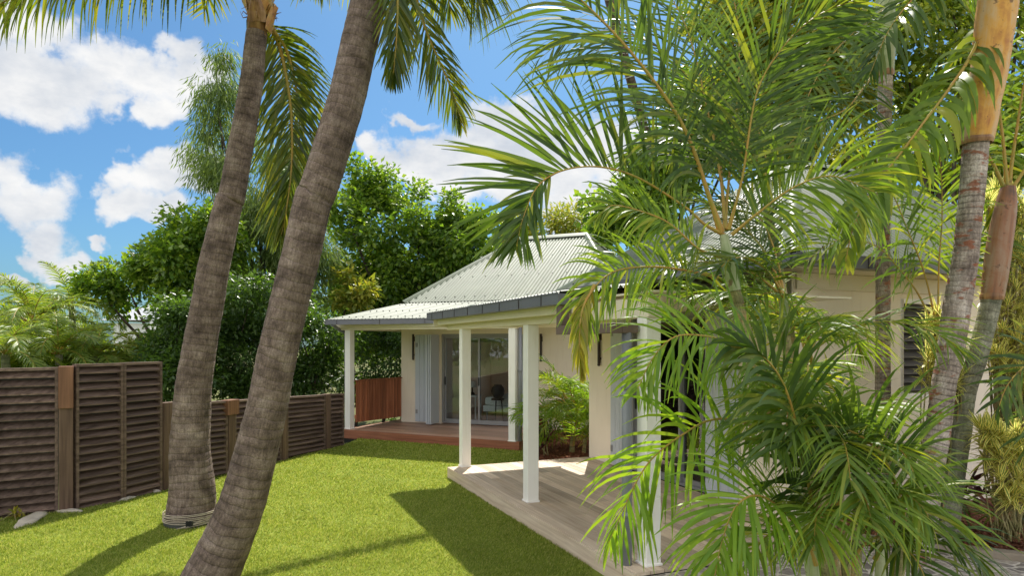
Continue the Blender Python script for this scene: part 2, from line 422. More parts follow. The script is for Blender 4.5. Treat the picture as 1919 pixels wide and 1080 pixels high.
pv = [NF(5.29, -.25, 0), NF(5.29, 2.3, 0), NF(4.75, 2.3, 0), NF(4.6, 3.2, 0), NF(12, 6, 0), NF(12, -.25, 0)]
sheet('paving', [(p.x, p.y) for p in [NF(5.29, -.25, 0), NF(5.29, 2.35, 0), at(1640, 1010, 6.55), at(1800, 1022, 6.45), (9, 4.35, 0) and Vector((9, 4.2, 0)), Vector((9, -1.5, 0)), Vector((1.06, -1.5, 0))]], -.03, M['paving'], .25)
sheet('mulch_bed', [(2.0, 6.75), (4.2, 6.42), (9, 4.3), (13, 8), (6, 12), (2.2, 8.6)], -.022, M['mulch'], .2)
sheet('courtyard_bed', [(.36, 12.9), (1.25, 15.3), (4.6, 14.2), (3.9, 12.5), (1.34, 11.55), (.5, 11.2)], -.12, M['mulch'], .2)
kb = MB()
d = Vector((.9, -.43, 0)); nn = Vector((.43, .9, 0))
for i in range(5):
    c = Vector((3.1, 6.88, -.02)) + d * (.5 + i * 1.06)
    kb.box(c, d * .52, nn * .075, Vector((0, 0, .055)))
tag(kb.build('kerb', M['kerb'], None, .012), kind='structure')

# ================================================================== helpers for buildings
def corr(b, bot, top, cs, pitch=.09, amp=.015, rows=2):
    """corrugated sheet between bottom(c) and top(c)"""
    B = np.array([tuple(bot(c)) for c in cs]); T = np.array([tuple(top(c)) for c in cs])
    dc = B[-1] - B[0]; ds = (T - B)[len(cs) // 2]
    n = np.cross(dc, ds); n /= np.linalg.norm(n); n *= np.sign(n[2])
    w = (amp * np.sin(2 * np.pi * cs / pitch))[:, None] * n
    V = np.concatenate([B + w, T + w]); k = len(cs)
    b.add(V, [(i, i + 1, k + i + 1, k + i) for i in range(k - 1)], 0, None, True)
    return n

def screw(b, p, n):
    n = Vector(n); a = n.orthogonal().normalized(); c = n.cross(a)
    b.box(Vector(p) + n * .016, a * .010, c * .010, n * .009, 1)

def hip(fr, A0, A1, B0, B1, z0, z1, ia, ib, name, parent):
    b = MB()
    def side(P, L, plan_max, c_in, rise):
        # P(c, d): eave distance c, plan depth d
        cs = np.arange(0, L + .001, .0125)
        hi = lambda c: max(.0, min(c * plan_max / c_in, plan_max, (L - c) * plan_max / c_in))
        bot = lambda c: P(c, 0, z0)
        top = lambda c: P(c, hi(c), z0 + rise * hi(c) / plan_max)
        n = corr(b, bot, top, cs)
        for k, s in enumerate((.06, .36, .66)):
            for c in np.arange(.25, L, .27 if k == 0 else .36):
                c2 = round(c / .09) * .09 + .0225
                dd = s * plan_max
                if hi(c2) > dd + .1: screw(b, P(c2, dd, z0 + rise * s), n)
    LA, LB = A1 - A0, B1 - B0
    R = z1 - z0
    side(lambda c, d, z: fr(A0 + c, B0 + d, z), LA, ib, ia, R)
    side(lambda c, d, z: fr(A0 + c, B1 - d, z), LA, ib, ia, R)
    side(lambda c, d, z: fr(A0 + d, B0 + c, z), LB, ia, ib, R)
    side(lambda c, d, z: fr(A1 - d, B0 + c, z), LB, ia, ib, R)
    o = b.build(name, [M['sheet'], M['dark']], parent)
    cap = MB()
    q = [fr(A0 + ia, B0 + ib, z1 + .03), fr(A1 - ia, B0 + ib, z1 + .03)]
    def ridge(p0, p1, side_v, w=.15):
        dv = (p1 - p0).normalized(); s = dv.cross(Vector((0, 0, 1))).normalized(); up = s.cross(dv).normalized()
        if up.z < 0: up = -up
        prof = [(-w, -.075), (-.05, .006), (0, .03), (.05, .006), (w, -.075)]
        vs = [p0 + s * a + up * h for a, h in prof] + [p1 + s * a + up * h for a, h in prof]
        cap.add(vs, [(i, i + 1, i + 6, i + 5) for i in range(4)], 0, None, True)
    ridge(q[0], q[1], None)
    for p, e in ((q[0], (A0, B0)), (q[0], (A0, B1)), (q[1], (A1, B0)), (q[1], (A1, B1))):
        ridge(p, fr(e[0], e[1], z0 + .03), None, .12)
    cap.build('ridge_cap', M['sheet'], o)
    return o

def gutter(fr, a0, a1, b, z0, h, d, along, name, parent, strap=.55, mat=None):
    """box gutter with straps; along='a' or 'b'"""
    g = MB(); f = fr if along == 'a' else (lambda a, bb, z: fr(bb, a, z))
    g.fbox(f, a0, a1, b - d, b - d + .008, z0, z0 + h)
    g.fbox(f, a0, a1, b - d + .008, b, z0, z0 + .008)
    g.fbox(f, a0, a1, b - .008, b, z0 + .008, z0 + h)
    g.fbox(f, a0 - .006, a0, b - d - .003, b, z0 - .002, z0 + h + .002)
    g.fbox(f, a1, a1 + .006, b - d - .003, b, z0 - .002, z0 + h + .002)
    g.fbox(f, a0, a1, b - d - .008, b - d + .004, z0 + h, z0 + h + .014)
    o = g.build(name, mat or M['gutter'], parent)
    x = a0 + .3
    while x < a1:
        s = MB(); s.fbox(f, x, x + .010, b - d - .006, b - d - .001, z0 - .002, z0 + h); x += strap
        s.build('gutter_strap', M['dark'], o)
    return o

def glass_door(fr, a0, a1, nrm0, z0, z1, parent, leaves=2, handle=True):
    """sliding door: frame, leaves (frame > pane) in frame coords a along wall, n depth"""
    f = MB()
    for x0, x1, y0, y1 in ((a0, a0 + .05, z0, z1), (a1 - .05, a1, z0, z1), (a0 + .05, a1 - .05, z1 - .06, z1), (a0 + .05, a1 - .05, z0, z0 + .035)):
        f.fbox(fr, x0, x1, nrm0, nrm0 + .1, y0, y1)
    fo = f.build('door_frame', M['alu'], parent, .004)
    w = (a1 - a0 - .1) / leaves
    for i in range(leaves):
        b = MB(); x0 = a0 + .05 + i * w - (.02 if i else 0); x1 = a0 + .05 + (i + 1) * w + (.02 if i < leaves - 1 else 0)
        n0 = nrm0 + (.012 if i % 2 else .052)
        b.fbox(fr, x0, x0 + .045, n0, n0 + .036, z0 + .037, z1 - .062)
        b.fbox(fr, x1 - .045, x1, n0, n0 + .036, z0 + .037, z1 - .062)
        b.fbox(fr, x0 + .045, x1 - .045, n0, n0 + .036, z1 - .11, z1 - .062)
        b.fbox(fr, x0 + .045, x1 - .045, n0, n0 + .036, z0 + .037, z0 + .1)
        lo = b.build('sliding_door', M['alu'], parent)
        p = MB(); p.fbox(fr, x0 + .043, x1 - .043, n0 + .015, n0 + .021, z0 + .098, z1 - .108)
        p.build('pane', M['glass'], lo)
        h = MB(); h.fbox(fr, x0 + .012, x0 + .034, n0 - .02, n0 - .001, .95, 1.15); h.build('handle', M['black'], lo)

def shutter(fr, a0, a1, n0, z0, z1, parent, boards=4, thick=.035):
    b = MB(); w = (a1 - a0) / boards
    for i in range(boards):
        b.fbox(fr, a0 + i * w + .003, a0 + (i + 1) * w - .003, n0, n0 + thick, z0, z1)
    b.fbox(fr, a0 + .01, a1 - .01, n0 + thick * .3, n0 + thick * .7, z0 + .01, z1 - .01)
    o = b.build('shutter', M['shutter'], parent, .003)
    for z in (z0 + .25, z1 - .25):
        h = MB(); h.fbox(fr, a0 + .02, a0 + .07, n0 - .012, n0 - .001, z - .05, z + .05); h.build('hinge', M['alu'], o)
    return o

def jalousie(fr, a0, a1, n0, z0, z1, parent, mat=None):
    f = MB(); t = .06
    f.fbox(fr, a0 - t, a0, n0 - .03, n0 + .12, z0 - t, z1 + t); f.fbox(fr, a1, a1 + t, n0 - .03, n0 + .12, z0 - t, z1 + t)
    f.fbox(fr, a0, a1, n0 - .03, n0 + .12, z1, z1 + t); f.fbox(fr, a0, a1, n0 - .03, n0 + .12, z0 - t, z0)
    o = f.build('window_frame', M['white'], parent, .004)
    s = MB(); z = z0 + .03
    while z < z1 - .04:
        s.hexa([fr(a0 + .002, n0 + .0, z), fr(a1 - .002, n0 + .0, z), fr(a1 - .002, n0 + .085, z + .085), fr(a0 + .002, n0 + .085, z + .085),
                fr(a0 + .002, n0 + .0, z + .009), fr(a1 - .002, n0 + .0, z + .009), fr(a1 - .002, n0 + .085, z + .094), fr(a0 + .002, n0 + .085, z + .094)])
        z += .1
    s.build('louvre_blades', mat or M['louvre'], o)

def post(fr, a, b, z0, z1, parent, w=.15, sw=None):
    p = MB(); h = w / 2
    p.fbox(fr, a - h, a + h, b - h, b + h, z0 + .004, z1)
    o = p.build('post', M['white'], parent, .008)
    f = MB(); f.fbox(fr, a - h - .012, a + h + .012, b - h - .012, b + h + .012, z0, z0 + .022); f.build('post_foot', M['white'], o, .006)
    return o

def wall_bar(fr, a, n0, z0, z1, label):
    t = thing('wall_bracket', label, 'wall bracket', fr(a, n0, z0), 'dark bar brackets on the cream walls')
    b = MB(); b.fbox(fr, a - .022, a + .022, n0 - .055, n0 - .02, z0, z1); b.build('bar', M['dark'], t, .004)
    b = MB(); b.fbox(fr, a + .006, a + .03, n0 - .02, n0, z1 - .18, z1 - .06); b.build('mounting_plate', M['dark'], t)
    b = MB(); b.fbox(fr, a - .02, a + .02, n0 - .02, n0 + .0, z0 + .06, z0 + .1); b.build('mounting_plate', M['dark'], t)
    b = MB(); b.tube([fr(a, n0 - .04, z0 - .045), fr(a, n0 - .04, z0 - .03), fr(a, n0 - .04, z0 - .001)], [.012, .026, .024], 10); b.build('knob', M['dark'], t)

# ================================================================== far guest house
H = thing('guest_house', 'far cream bungalow with pale green corrugated hip roof and red timber porch', 'bungalow', (-1.0, 16.0, 0))
# walls round the glass door, with thickness
b = MB()
D0, D1, DH = 1.12, 3.1, 2.2
b.fbox(WF, 0, D0, 0, .2, 0, 2.62); b.fbox(WF, D1, 4.86, 0, .2, 0, 2.62)
b.fbox(WF, D0, D1, 0, .2, DH, 2.62)
b.fbox(WF, 4.86, 5.36, 0, .2, 0, .9); b.fbox(WF, 4.86, 5.36, 0, .2, 2.0, 2.62); b.fbox(WF, 5.36, 6.1, 0, .2, 0, 2.62)
b.fbox(WF, 0, .2, .2, 5.4, 0, 2.62); b.fbox(WF, 5.9, 6.1, .2, 5.4, 0, 2.62)
b.fbox(WF, 0.2, 1.3, 5.2, 5.4, 0, 2.62); b.fbox(WF, 3.9, 5.9, 5.2, 5.4, 0, 2.62)
b.fbox(WF, 1.3, 3.9, 5.2, 5.4, 0, .5); b.fbox(WF, 1.3, 3.9, 5.2, 5.4, 2.1, 2.62)
b.build('wall', M['wall'], H)
b = MB(); b.fbox(WF, .2, 5.9, .2, 5.2, -.02, .02); b.build('room_floor', M['deckred'], H)
b = MB(); b.fbox(WF, .2, 5.9, .2, 5.2, 2.5, 2.54); b.fbox(WF, .2, 5.9, 3.6, 3.66, 2.0, 2.5); b.build('room_ceiling', M['interior'], H)
jalousie(WF, 4.86, 5.36, .04, .9, 2.0, H)
jalousie(WF, 1.36, 3.84, 5.24, .56, 2.04, H, M['shutter'])
glass_door(WF, D0, D1, .04, .02, DH, H, 2)
shutter(WF, .42, .93, -.045, .03, DH - .02, H, 4)
s = MB()
def PF(a, n, z): return WF(D0 - .03 - n, -.05 - a, z)
for k in range(3): s.fbox(PF, 0, .42, .0 + k * .05, .035 + k * .05, .03, DH - .02)
s.build('folded_shutter', M['shutter'], H, .004)
shutter(WF, D1 + .03, D1 + .42, -.045, .03, DH - .02, H, 3)
# porch deck
b = MB()
n = 0.0
while n < 2.5:
    x = 0
    cut = random.uniform(1.2, 3.4)
    b.fbox(DF, 0, cut, n, n + .13, -.03, 0); b.fbox(DF, cut + .004, 4.42, n, n + .13, -.03, 0)
    n += .136
b.build('deck_boards', M['deckred'], H)
b = MB(); b.fbox(DF, -.03, 4.45, -.03, -.001, -.19, .004); b.fbox(DF, -.03, -.001, -.001, 2.5, -.19, .004); b.fbox(DF, 4.421, 4.45, -.001, 2.4, -.19, .004)
b.build('deck_fascia', M['deckedge'], H)
b = MB(); b.fbox(DF, 0, 4.42, .02, 2.5, -.3, -.035); b.build('deck_frame', M['black'], H)
PA = Vector((-3.74, 15.36)); PB = Vector((.03, 13.4))
pd = (PB - PA).normalized(); pn = Vector((-pd.y, pd.x))
def PF2(a, n, z): return Vector((PA.x + pd.x * a + pn.x * n, PA.y + pd.y * a + pn.y * n, z))
PL = (PB - PA).length
post(PF2, 0, 0, 0, 2.27, H, .155); post(PF2, PL, 0, 0, 2.27, H, .155)
b = MB(); b.fbox(PF2, -.3, PL + .12, -.075, .075, 2.27, 2.44); b.fbox(PF2, -.36, PL + .2, -.13, -.078, 2.32, 2.44)
b.fbox(PF2, -.075, .075, .077, 2.0, 2.27, 2.42); b.build('porch_beam', M['soffit'], H, .005)
E0, E1 = Vector((-4.15, 15.02, 2.5)), Vector((.42, 13.32, 2.5))
ed = (E1 - E0).normalized(); en = Vector((-ed.y, ed.x, 0))
def EF(a, n, z): return Vector((E0.x + ed.x * a + en.x * n, E0.y + ed.y * a + en.y * n, z))
EL = (E1 - E0).length
gutter(EF, -.02, EL, .06, 2.385, .105, .12, 'a', 'gutter', H, 1.1)
R3o = Vector((-2.7, 16.5)); w3 = Vector((.91, -.415)); n3 = Vector((.415, .91))
def RF(a, n, z): return Vector((R3o.x + w3.x * a + n3.x * n, R3o.y + w3.y * a + n3.y * n, z))
hip(RF, 0, 5.55, 0, 6.12, 2.97, 4.87, 1.8, 3.06, 'roof', H)
b = MB()
def sb(c): return EF(c, -.03, 2.5)
def stp(c): return RF(c / EL * 4.6, .05, 2.955)
nr = corr(b, sb, stp, np.arange(0, EL, .0125))
for c in np.arange(.2, EL, .18):
    for f in (.1, .45, .85):
        if f < .9: screw(b, sb(c).lerp(stp(c), f), nr)
# left return of the skirt and its back
b.add([EF(0, -.03, 2.5), RF(0, .05, 2.955), RF(0, 6.1, 2.955), RF(-1.2, 6.3, 2.5)], [(0, 1, 2, 3)])
sk = b.build('porch_roof', [M['sheet'], M['dark']], H)
b = MB(); b.add([EF(.06, .05, 2.445), EF(EL - .05, .05, 2.445), WF(4.4, -.02, 2.445), WF(-.1, -.02, 2.445)], [(0, 1, 2, 3)]); b.build('porch_ceiling', M['soffit'], H)
b = MB()
b.tube([PF2(-.12, .03, -.16), PF2(-.12, .03, 2.2)], .045, 12)
b.tube([PF2(-.12, .03, 2.2), PF2(-.25, -.1, 2.3), EF(.12, .0, 2.39)], .04, 12)
for z in (.25, 1.3, 2.1): b.tube([PF2(-.12, .03, z), PF2(-.12, .03, z + .05)], .054, 12)
b.build('downpipe', M['downpipe'], H)
b = MB()
b.tube([PF2(PL + .13, .04, -.16), PF2(PL + .13, .04, 2.3)], .035, 12)
for z in (.28, 1.4): b.tube([PF2(PL + .13, .04, z), PF2(PL + .13, .04, z + .04)], .044, 12)
b.build('downpipe', M['downpipe'], H)

wall_bar(WF, .36, 0, 1.6, 2.2, 'dark bar bracket beside the grey shutter at the left end of the far porch wall')
wall_bar(WF, 3.72, 0, 1.59, 2.19, 'dark bar bracket on the far wall above the courtyard palm')

# slatted railing on the left of the porch
r0, r1 = Vector((-3.62, 15.5)), Vector((-2.7, 16.85))
rd = (r1 - r0).normalized(); rn = Vector((-rd.y, rd.x)); RL = (r1 - r0).length
def QF(a, n, z): return Vector((r0.x + rd.x * a + rn.x * n, r0.y + rd.y * a + rn.y * n, z))
R = thing('slatted_railing', 'orange brown vertical slat railing closing the left end of the far porch', 'railing', QF(RL / 2, 0, .1))
b = MB(); a = 0
while a < RL - .04:
    b.fbox(QF, a, a + .038, 0, .02, .13, 1.09); a += .052
b.build('slats', M['rail'], R)
b = MB(); b.fbox(QF, 0, RL, .021, .06, .22, .3); b.fbox(QF, 0, RL, .021, .06, .93, 1.01); b.build('rail', M['rail'], R)
b = MB(); b.fbox(QF, -.01, RL, -.02, .07, 1.092, 1.12); b.build('top_cap', M['rail'], R, .003)

# inside the far bedroom
B = thing('bed', 'white bed standing behind the sliding glass door of the far room', 'bed', WF(2.7, 1.6, .02))
b = MB(); b.fbox(WF, 1.95, 3.9, .75, 2.35, .42, .62); b.build('mattress', M['linen'], B, .05)
b = MB(); b.fbox(WF, 1.92, 3.93, .72, 2.38, .26, .418); b.build('bed_base', M['linen'], B, .02)
for x in (2.0, 3.85):
    for y in (.8, 2.3):
        b = MB(); b.tube([WF(x, y, .02), WF(x, y, .26)], .02, 8); b.build('leg', M['alu'], B)
b = MB(); b.fbox(WF, 3.3, 3.8, .85, 1.5, .622, .74); b.build('pillow', M['linen'], B, .05)
b = MB(); b.fbox(WF, 3.3, 3.8, 1.6, 2.25, .622, .74); b.build('pillow', M['linen'], B, .05)
V = thing('round_vase', 'round dark vase on a low stool in front of the bed behind the glass', 'vase', WF(2.42, .5, .62))
stl = thing('stool', 'small dark round stool carrying the vase behind the glass door', 'stool', WF(2.42, .5, .02))
b = MB(); b.tube([WF(2.42, .5, .58), WF(2.42, .5, .62)], .16, 20); b.build('seat', M['dark'], stl)
for k in range(3):
    an = k * 2.1; b = MB(); c = WF(2.42, .5, 0); b.tube([(c.x + .13 * math.cos(an), c.y + .13 * math.sin(an), .02), (c.x + .09 * math.cos(an), c.y + .09 * math.sin(an), .58)], .014, 8); b.build('leg', M['dark'], stl)
c = WF(2.42, .5, 0); prof = [(.06, .622), (.1, .64), (.155, .72), (.17, .8), (.15, .88), (.1, .94), (.085, .96)]
b = MB(); b.tube([(c.x, c.y, z) for r, z in prof], [r for r, z in prof], 20); b.build('body', M['black'], V)
L = thing('bedside_lamp', 'bedside lamp with white shade and dark foot behind the left glass pane', 'lamp', WF(1.36, 1.3, .7))
c = WF(1.36, 1.3, 0)
b = MB(); b.tube([(c.x, c.y, .82), (c.x, c.y, .98)], [.12, .1], 16); b.build('lamp_shade', M['linen'], L)
b = MB(); b.tube([(c.x, c.y, .62), (c.x, c.y, .66), (c.x, c.y, .7), (c.x, c.y, .82)], [.07, .07, .02, .02], 14); b.build('stem', M['dark'], L)
tb = thing('bedside_table', 'small bedside table under the lamp behind the left glass pane', 'table', WF(1.36, 1.3, .02))
b = MB(); b.fbox(WF, 1.16, 1.56, 1.1, 1.5, .58, .62); b.build('table_top', M['white'], tb)
for x in (1.19, 1.53):
    for y in (1.13, 1.47):
        b = MB(); b.fbox(WF, x - .015, x + .015, y - .015, y + .015, .02, .58); b.build('leg', M['white'], tb)

# ================================================================== near main house
H2 = thing('main_house', 'near cream house with white veranda posts and grey timber deck', 'house', (2.0, 8.5, 0))
WV = 2.25; O0, O1, OH = 1.25, 3.08, 2.4
b = MB()
b.fbox(NF, 0, O0, WV, WV + .2, 0, 2.74); b.fbox(NF, O1, 4.55, WV, WV + .2, 0, 2.74); b.fbox(NF, O0, O1, WV, WV + .2, OH, 2.74)
b.fbox(NF, 0, .2, WV + .2, 8.0, 0, 2.74)
def XF(a, n, z): return NF(4.55 - n, a, z)      # wing wall: a runs along v, n goes inwards
w0, w1 = 3.98, 4.58
b.fbox(XF, WV + .2, w0, 0, .2, -.1, 2.74); b.fbox(XF, w1, 8.0, 0, .2, -.1, 2.74); b.fbox(XF, w0, w1, 0, .2, -.1, 1.3); b.fbox(XF, w0, w1, 0, .2, 2.5, 2.74)
b.fbox(NF, .2, 4.35, 7.8, 8.0, 0, 2.74)
b.build('wall', M['wall'], H2)
b = MB(); b.fbox(XF, WV + .02, 8.03, -.03, -.001, 2.56, 2.74); b.fbox(NF, -.03, 4.55, WV - .03, WV - .001, 2.5, 2.74); b.build('wall_band', M['soffit'], H2, .004)
b = MB(); b.fbox(NF, .2, 4.35, WV + .2, 7.8, -.02, .01); b.build('room_floor', M['deckgrey'], H2)
b = MB(); b.fbox(NF, .2, 4.35, WV + .2, 7.8, 2.62, 2.66); b.fbox(NF, .2, 4.35, 5.4, 5.45, .01, 2.62); b.build('room_ceiling', M['interior'], H2)
jalousie(XF, w0, w1, .03, 1.36, 2.44, H2)
glass_door(NF, O0, O1, WV + .04, .0, OH, H2, 3)
shutter(NF, .78, 1.2, WV - .045, .03, OH - .02, H2, 3)
shutter(NF, O1 + .04, O1 + .62, WV - .045, .03, OH - .02, H2, 4)
hip(lambda a, bb, z: NF(bb, a, z), 1.85, 8.4, -.4, 4.95, 2.87, 4.74, 2.675, 2.675, 'roof', H2)
gutter(NF, -.42, 4.97, 1.89, 2.755, .115, .12, 'a', 'gutter', H2, .7)
gutter(lambda a, bb, z: NF(4.95 - bb, a, z), 1.8, 8.4, .04, 2.755, .115, .12, 'a', 'gutter', H2, .7)
b = MB(); b.fbox(NF, -.38, 4.93, 1.9, WV - .032, 2.742, 2.756); b.fbox(XF, WV, 8.3, -.36, -.032, 2.742, 2.756); b.build('eave_soffit', M['soffit'], H2)
# veranda
post(NF, 0, 0, 0, 2.19, H2, .15); post(NF, 2.55, 0, 0, 2.19, H2, .15); post(NF, 5.1, 0, 0, 2.19, H2, .152)
b = MB(); b.fbox(NF, -.72, 5.2, -.075, .075, 2.19, 2.37); b.fbox(NF, -.74, 4.1, -.24, -.19, 2.27, 2.4); b.build('veranda_beam', M['soffit'], H2, .005)
b = MB(); b.fbox(NF, -.77, -.74, -.3, WV, 2.25, 2.46); b.build('bargeboard', M['soffit'], H2)
b = MB(); b.fbox(NF, -.73, 4.1, -.3, WV - .002, 2.402, 2.42); b.fbox(NF, 4.1, 5.3, -.1, WV - .002, 2.402, 2.42); b.build('veranda_ceiling', M['soffit'], H2)
gutter(NF, -.78, 4.12, -.29, 2.355, .105, .12, 'a', 'gutter', H2, .6)
b = MB()
sb2 = lambda c: NF(c, -.36, 2.482); st2 = lambda c: NF(c, 2.0, 2.78)
corr(b, sb2, st2, np.arange(-.8, 4.1, .0125))
sb3 = lambda c: NF(c, -.1, 2.49); corr(b, sb3, st2, np.arange(4.1, 5.35, .0125))
b.build('veranda_roof', [M['sheet'], M['dark']], H2)
# downpipe with its offset box
b = MB()
b.fbox(NF, 4.0, 4.1, -.37, -.27, 2.14, 2.345)
b.fbox(NF, 3.99, 5.08, -.37, -.26, 2.05, 2.14)
b.fbox(NF, 5.0, 5.085, -.26, -.1, 2.052, 2.138)
b.build('pipe_offset', plain('brown_grey_metal', srgb(112, 94, 86), .5, .1, 4), H2, .006)
b = MB(); b.tube([NF(5.04, -.19, -.1), NF(5.04, -.19, 1.0), NF(5.04, -.19, 2.06)], .046, 14)
for z in (.42, 1.55): b.tube([NF(5.04, -.19, z), NF(5.04, -.19, z + .05)], .054, 14)
b.build('downpipe', M['downpipe'], H2)
# deck
b = MB(); v = -.24
while v < WV - .02:
    w = min(.138, WV - v - .004)
    cuts = sorted([random.uniform(.6, 2.2), random.uniform(2.8, 4.6)])
    xs = [-.05] + cuts + [5.27]
    for i in range(3): b.fbox(NF, xs[i] + .002, xs[i + 1] - .002, v, v + w, -.03, 0)
    v += .1445
b.build('deck_boards', M['deckgrey'], H2)
b = MB(); b.fbox(NF, -.075, 5.28, -.27, -.243, -.2, -.004); b.fbox(NF, -.075, -.052, -.243, WV - .004, -.2, -.004); b.build('deck_fascia', M['deckgrey'], H2)
b = MB(); b.fbox(NF, -.04, 5.26, -.23, WV, -.3, -.035); b.build('deck_frame', M['black'], H2)
wall_bar(NF, .4, WV, 1.63, 2.2, 'dark bar bracket on the near cream wall beside the veranda shutter')

# ================================================================== fence of tilted slats
FN = thing('louvre_fence', 'weathered brown fence of horizontal tilted slats stepping down along the lawn', 'fence', (-5.1, 9.66, GZ))
def fence_panel(p0, p1, z0a, z0b, z1a, z1b, pitch=.104):
    p0 = Vector(p0); p1 = Vector(p1); d = (p1 - p0); L = d.length; d.normalize(); nv = Vector((-d.y, d.x))
    if nv.x > 0: pass
    nv = -nv if nv.dot(Vector((1, -1))) < 0 else nv          # towards the lawn
    def f(a, n, z): return Vector((p0.x + d.x * a + nv.x * n, p0.y + d.y * a + nv.y * n, z + (z1b - z1a) * a / L))
    b = MB(); st = .034
    lo = min(z0a, z0b)
    b.fbox(f, 0, st, -.05, .05, z0a, z1a); b.fbox(f, L - st, L, -.05, .05, z0b - (z1b - z1a), z1a)
    b.fbox(f, st, L - st, -.05, .05, z1a - .035, z1a)
    zz = z1a - .045
    while zz > lo - .05:
        th = random.uniform(-.004, .004)
        b.hexa([f(st, .045, zz - .085 + th), f(L - st, .045, zz - .085 + th), f(L - st, -.045, zz - .02), f(st, -.045, zz - .02),
                f(st, .045, zz - .065 + th), f(L - st, .045, zz - .065 + th), f(L - st, -.045, zz), f(st, -.045, zz)])
        zz -= pitch
    b.fbox(f, st, L - st, -.049, -.046, lo - .1, z1a - .036, 1)
    return b.build('fence_panel', [M['slat'], M['black']], FN)
q0 = Vector((-6.27, 8.16)); q1 = Vector((-5.61, 8.55)); q2 = Vector((-5.31, 9.07)); q3 = Vector((-5.1, 9.66))
d1 = (q1 - q0).normalized()
qm = q1 - d1 * .17
ql = q0 - d1 * 1.6
fence_panel(ql, q0 - d1 * .05, GZ - .1, GZ - .1, 1.65, 1.65); fence_panel(q0 - d1 * .05, qm, GZ - .1, GZ - .1, 1.655, 1.66)
fence_panel(q1, q2, GZ - .1, GZ - .1, 1.695, 1.695); fence_panel(q2, q3, GZ - .1, GZ - .1, 1.7, 1.7)
def fence_post(p, dv, z1, w=.15, t=.11, block=None):
    dv = Vector(dv).normalized(); nv = Vector((dv.y, -dv.x)); nv = nv if nv.dot(Vector((1, -1))) > 0 else -nv
    def f(a, n, z): return Vector((p[0] + dv.x * a + nv.x * n, p[1] + dv.y * a + nv.y * n, z))
    b = MB(); b.fbox(f, -w / 2, w / 2, -t / 2, t / 2 + .02, GZ - .2, z1); o = b.build('fence_post', M['post'], FN, .004)
    if block:
        b = MB(); b.fbox(f, -w / 2 - .004 - block[1], w / 2 + .004 + block[1], -t / 2 - .01, t / 2 + .05, z1 - block[0], z1 + .012); b.build('post_block', M['newwood'], o, .004)
fence_post((q1 + qm) / 2, d1, 1.66, .15, .1, (.52, 0))
d3 = Vector((.33, .94)).normalized()
def fl(s): return q3 + d3 * s
def ft(s): return 1.075 - .035 * s
fence_post(fl(.13), d3, 1.1, .22, .09)
for i, (a, c) in enumerate(((.25, 1.29), (1.45, 2.62), (2.78, 3.96), (4.12, 4.62))):
    fence_panel(fl(a), fl(c), GZ - .1, GZ - .1, ft(a), ft(c), .088)
fence_post(fl(1.37), d3, ft(1.37), .14, .1, (.23, .05))
fence_post(fl(2.7), d3, ft(2.7) + .01, .14, .1); fence_post(fl(4.04), d3, ft(4.04) + .01, .14, .1)

# pale stones along the foot of the fence
def rock(c, s, label, seed):
    bm = bmesh.new(); bmesh.ops.create_icosphere(bm, subdivisions=3, radius=1)
    for v in bm.verts:
        k = 1 + .35 * noise.noise(v.co * 1.6 + Vector((seed * 7.1, 0, 0))) + .12 * noise.noise(v.co * 4 + Vector((0, seed * 3.3, 0)))
        v.co = Vector((v.co.x * s[0] * k * .85, v.co.y * s[1] * k * .7, max(-.3, v.co.z * k) * s[2] * .7))
    me = bpy.data.meshes.new('rock'); bm.to_mesh(me); bm.free()
    me.polygons.foreach_set('use_smooth', np.ones(len(me.polygons), dtype=bool))
    o = link('edging_stone', me, M['stone']); o.location = c; o.rotation_euler[2] = seed * 1.3 + .6
    tag(o, label, 'stone', 'pale edging stones at the fence foot')
def gp(px, py, z=GZ):
    Y = (EYE - z) * F / (py - 645); return Vector(((px - 960) / F * Y, Y, z))
rock(gp(60, 975), (.42, .17, .07), 'long flat pale stone at the fence foot beside the little green weed', 1)
rock(gp(130, 960), (.2, .1, .05), 'pale stone at the foot of the fence post with the tall orange block', 2)
rock(gp(238, 937), (.16, .08, .05), 'small pale stone under the gap between the two tallest fence panels', 3)
rock(gp(290, 922), (.15, .08, .05), 'small pale stone under the last tall fence panel before the drop', 4)
rock(gp(408, 888), (.17, .1, .09), 'rounded white stone just right of the straight palm trunk by the fence', 5)
rock(gp(610, 838), (.2, .12, .1), 'pale stone by the far fence post near the porch', 6)
rock(gp(632, 834), (.2, .1, .07), 'flat pale stone against the far porch downpipe', 7)
# ================================================================== plants
def nrm(a): return a / (np.linalg.norm(a, axis=-1, keepdims=True) + 1e-9)

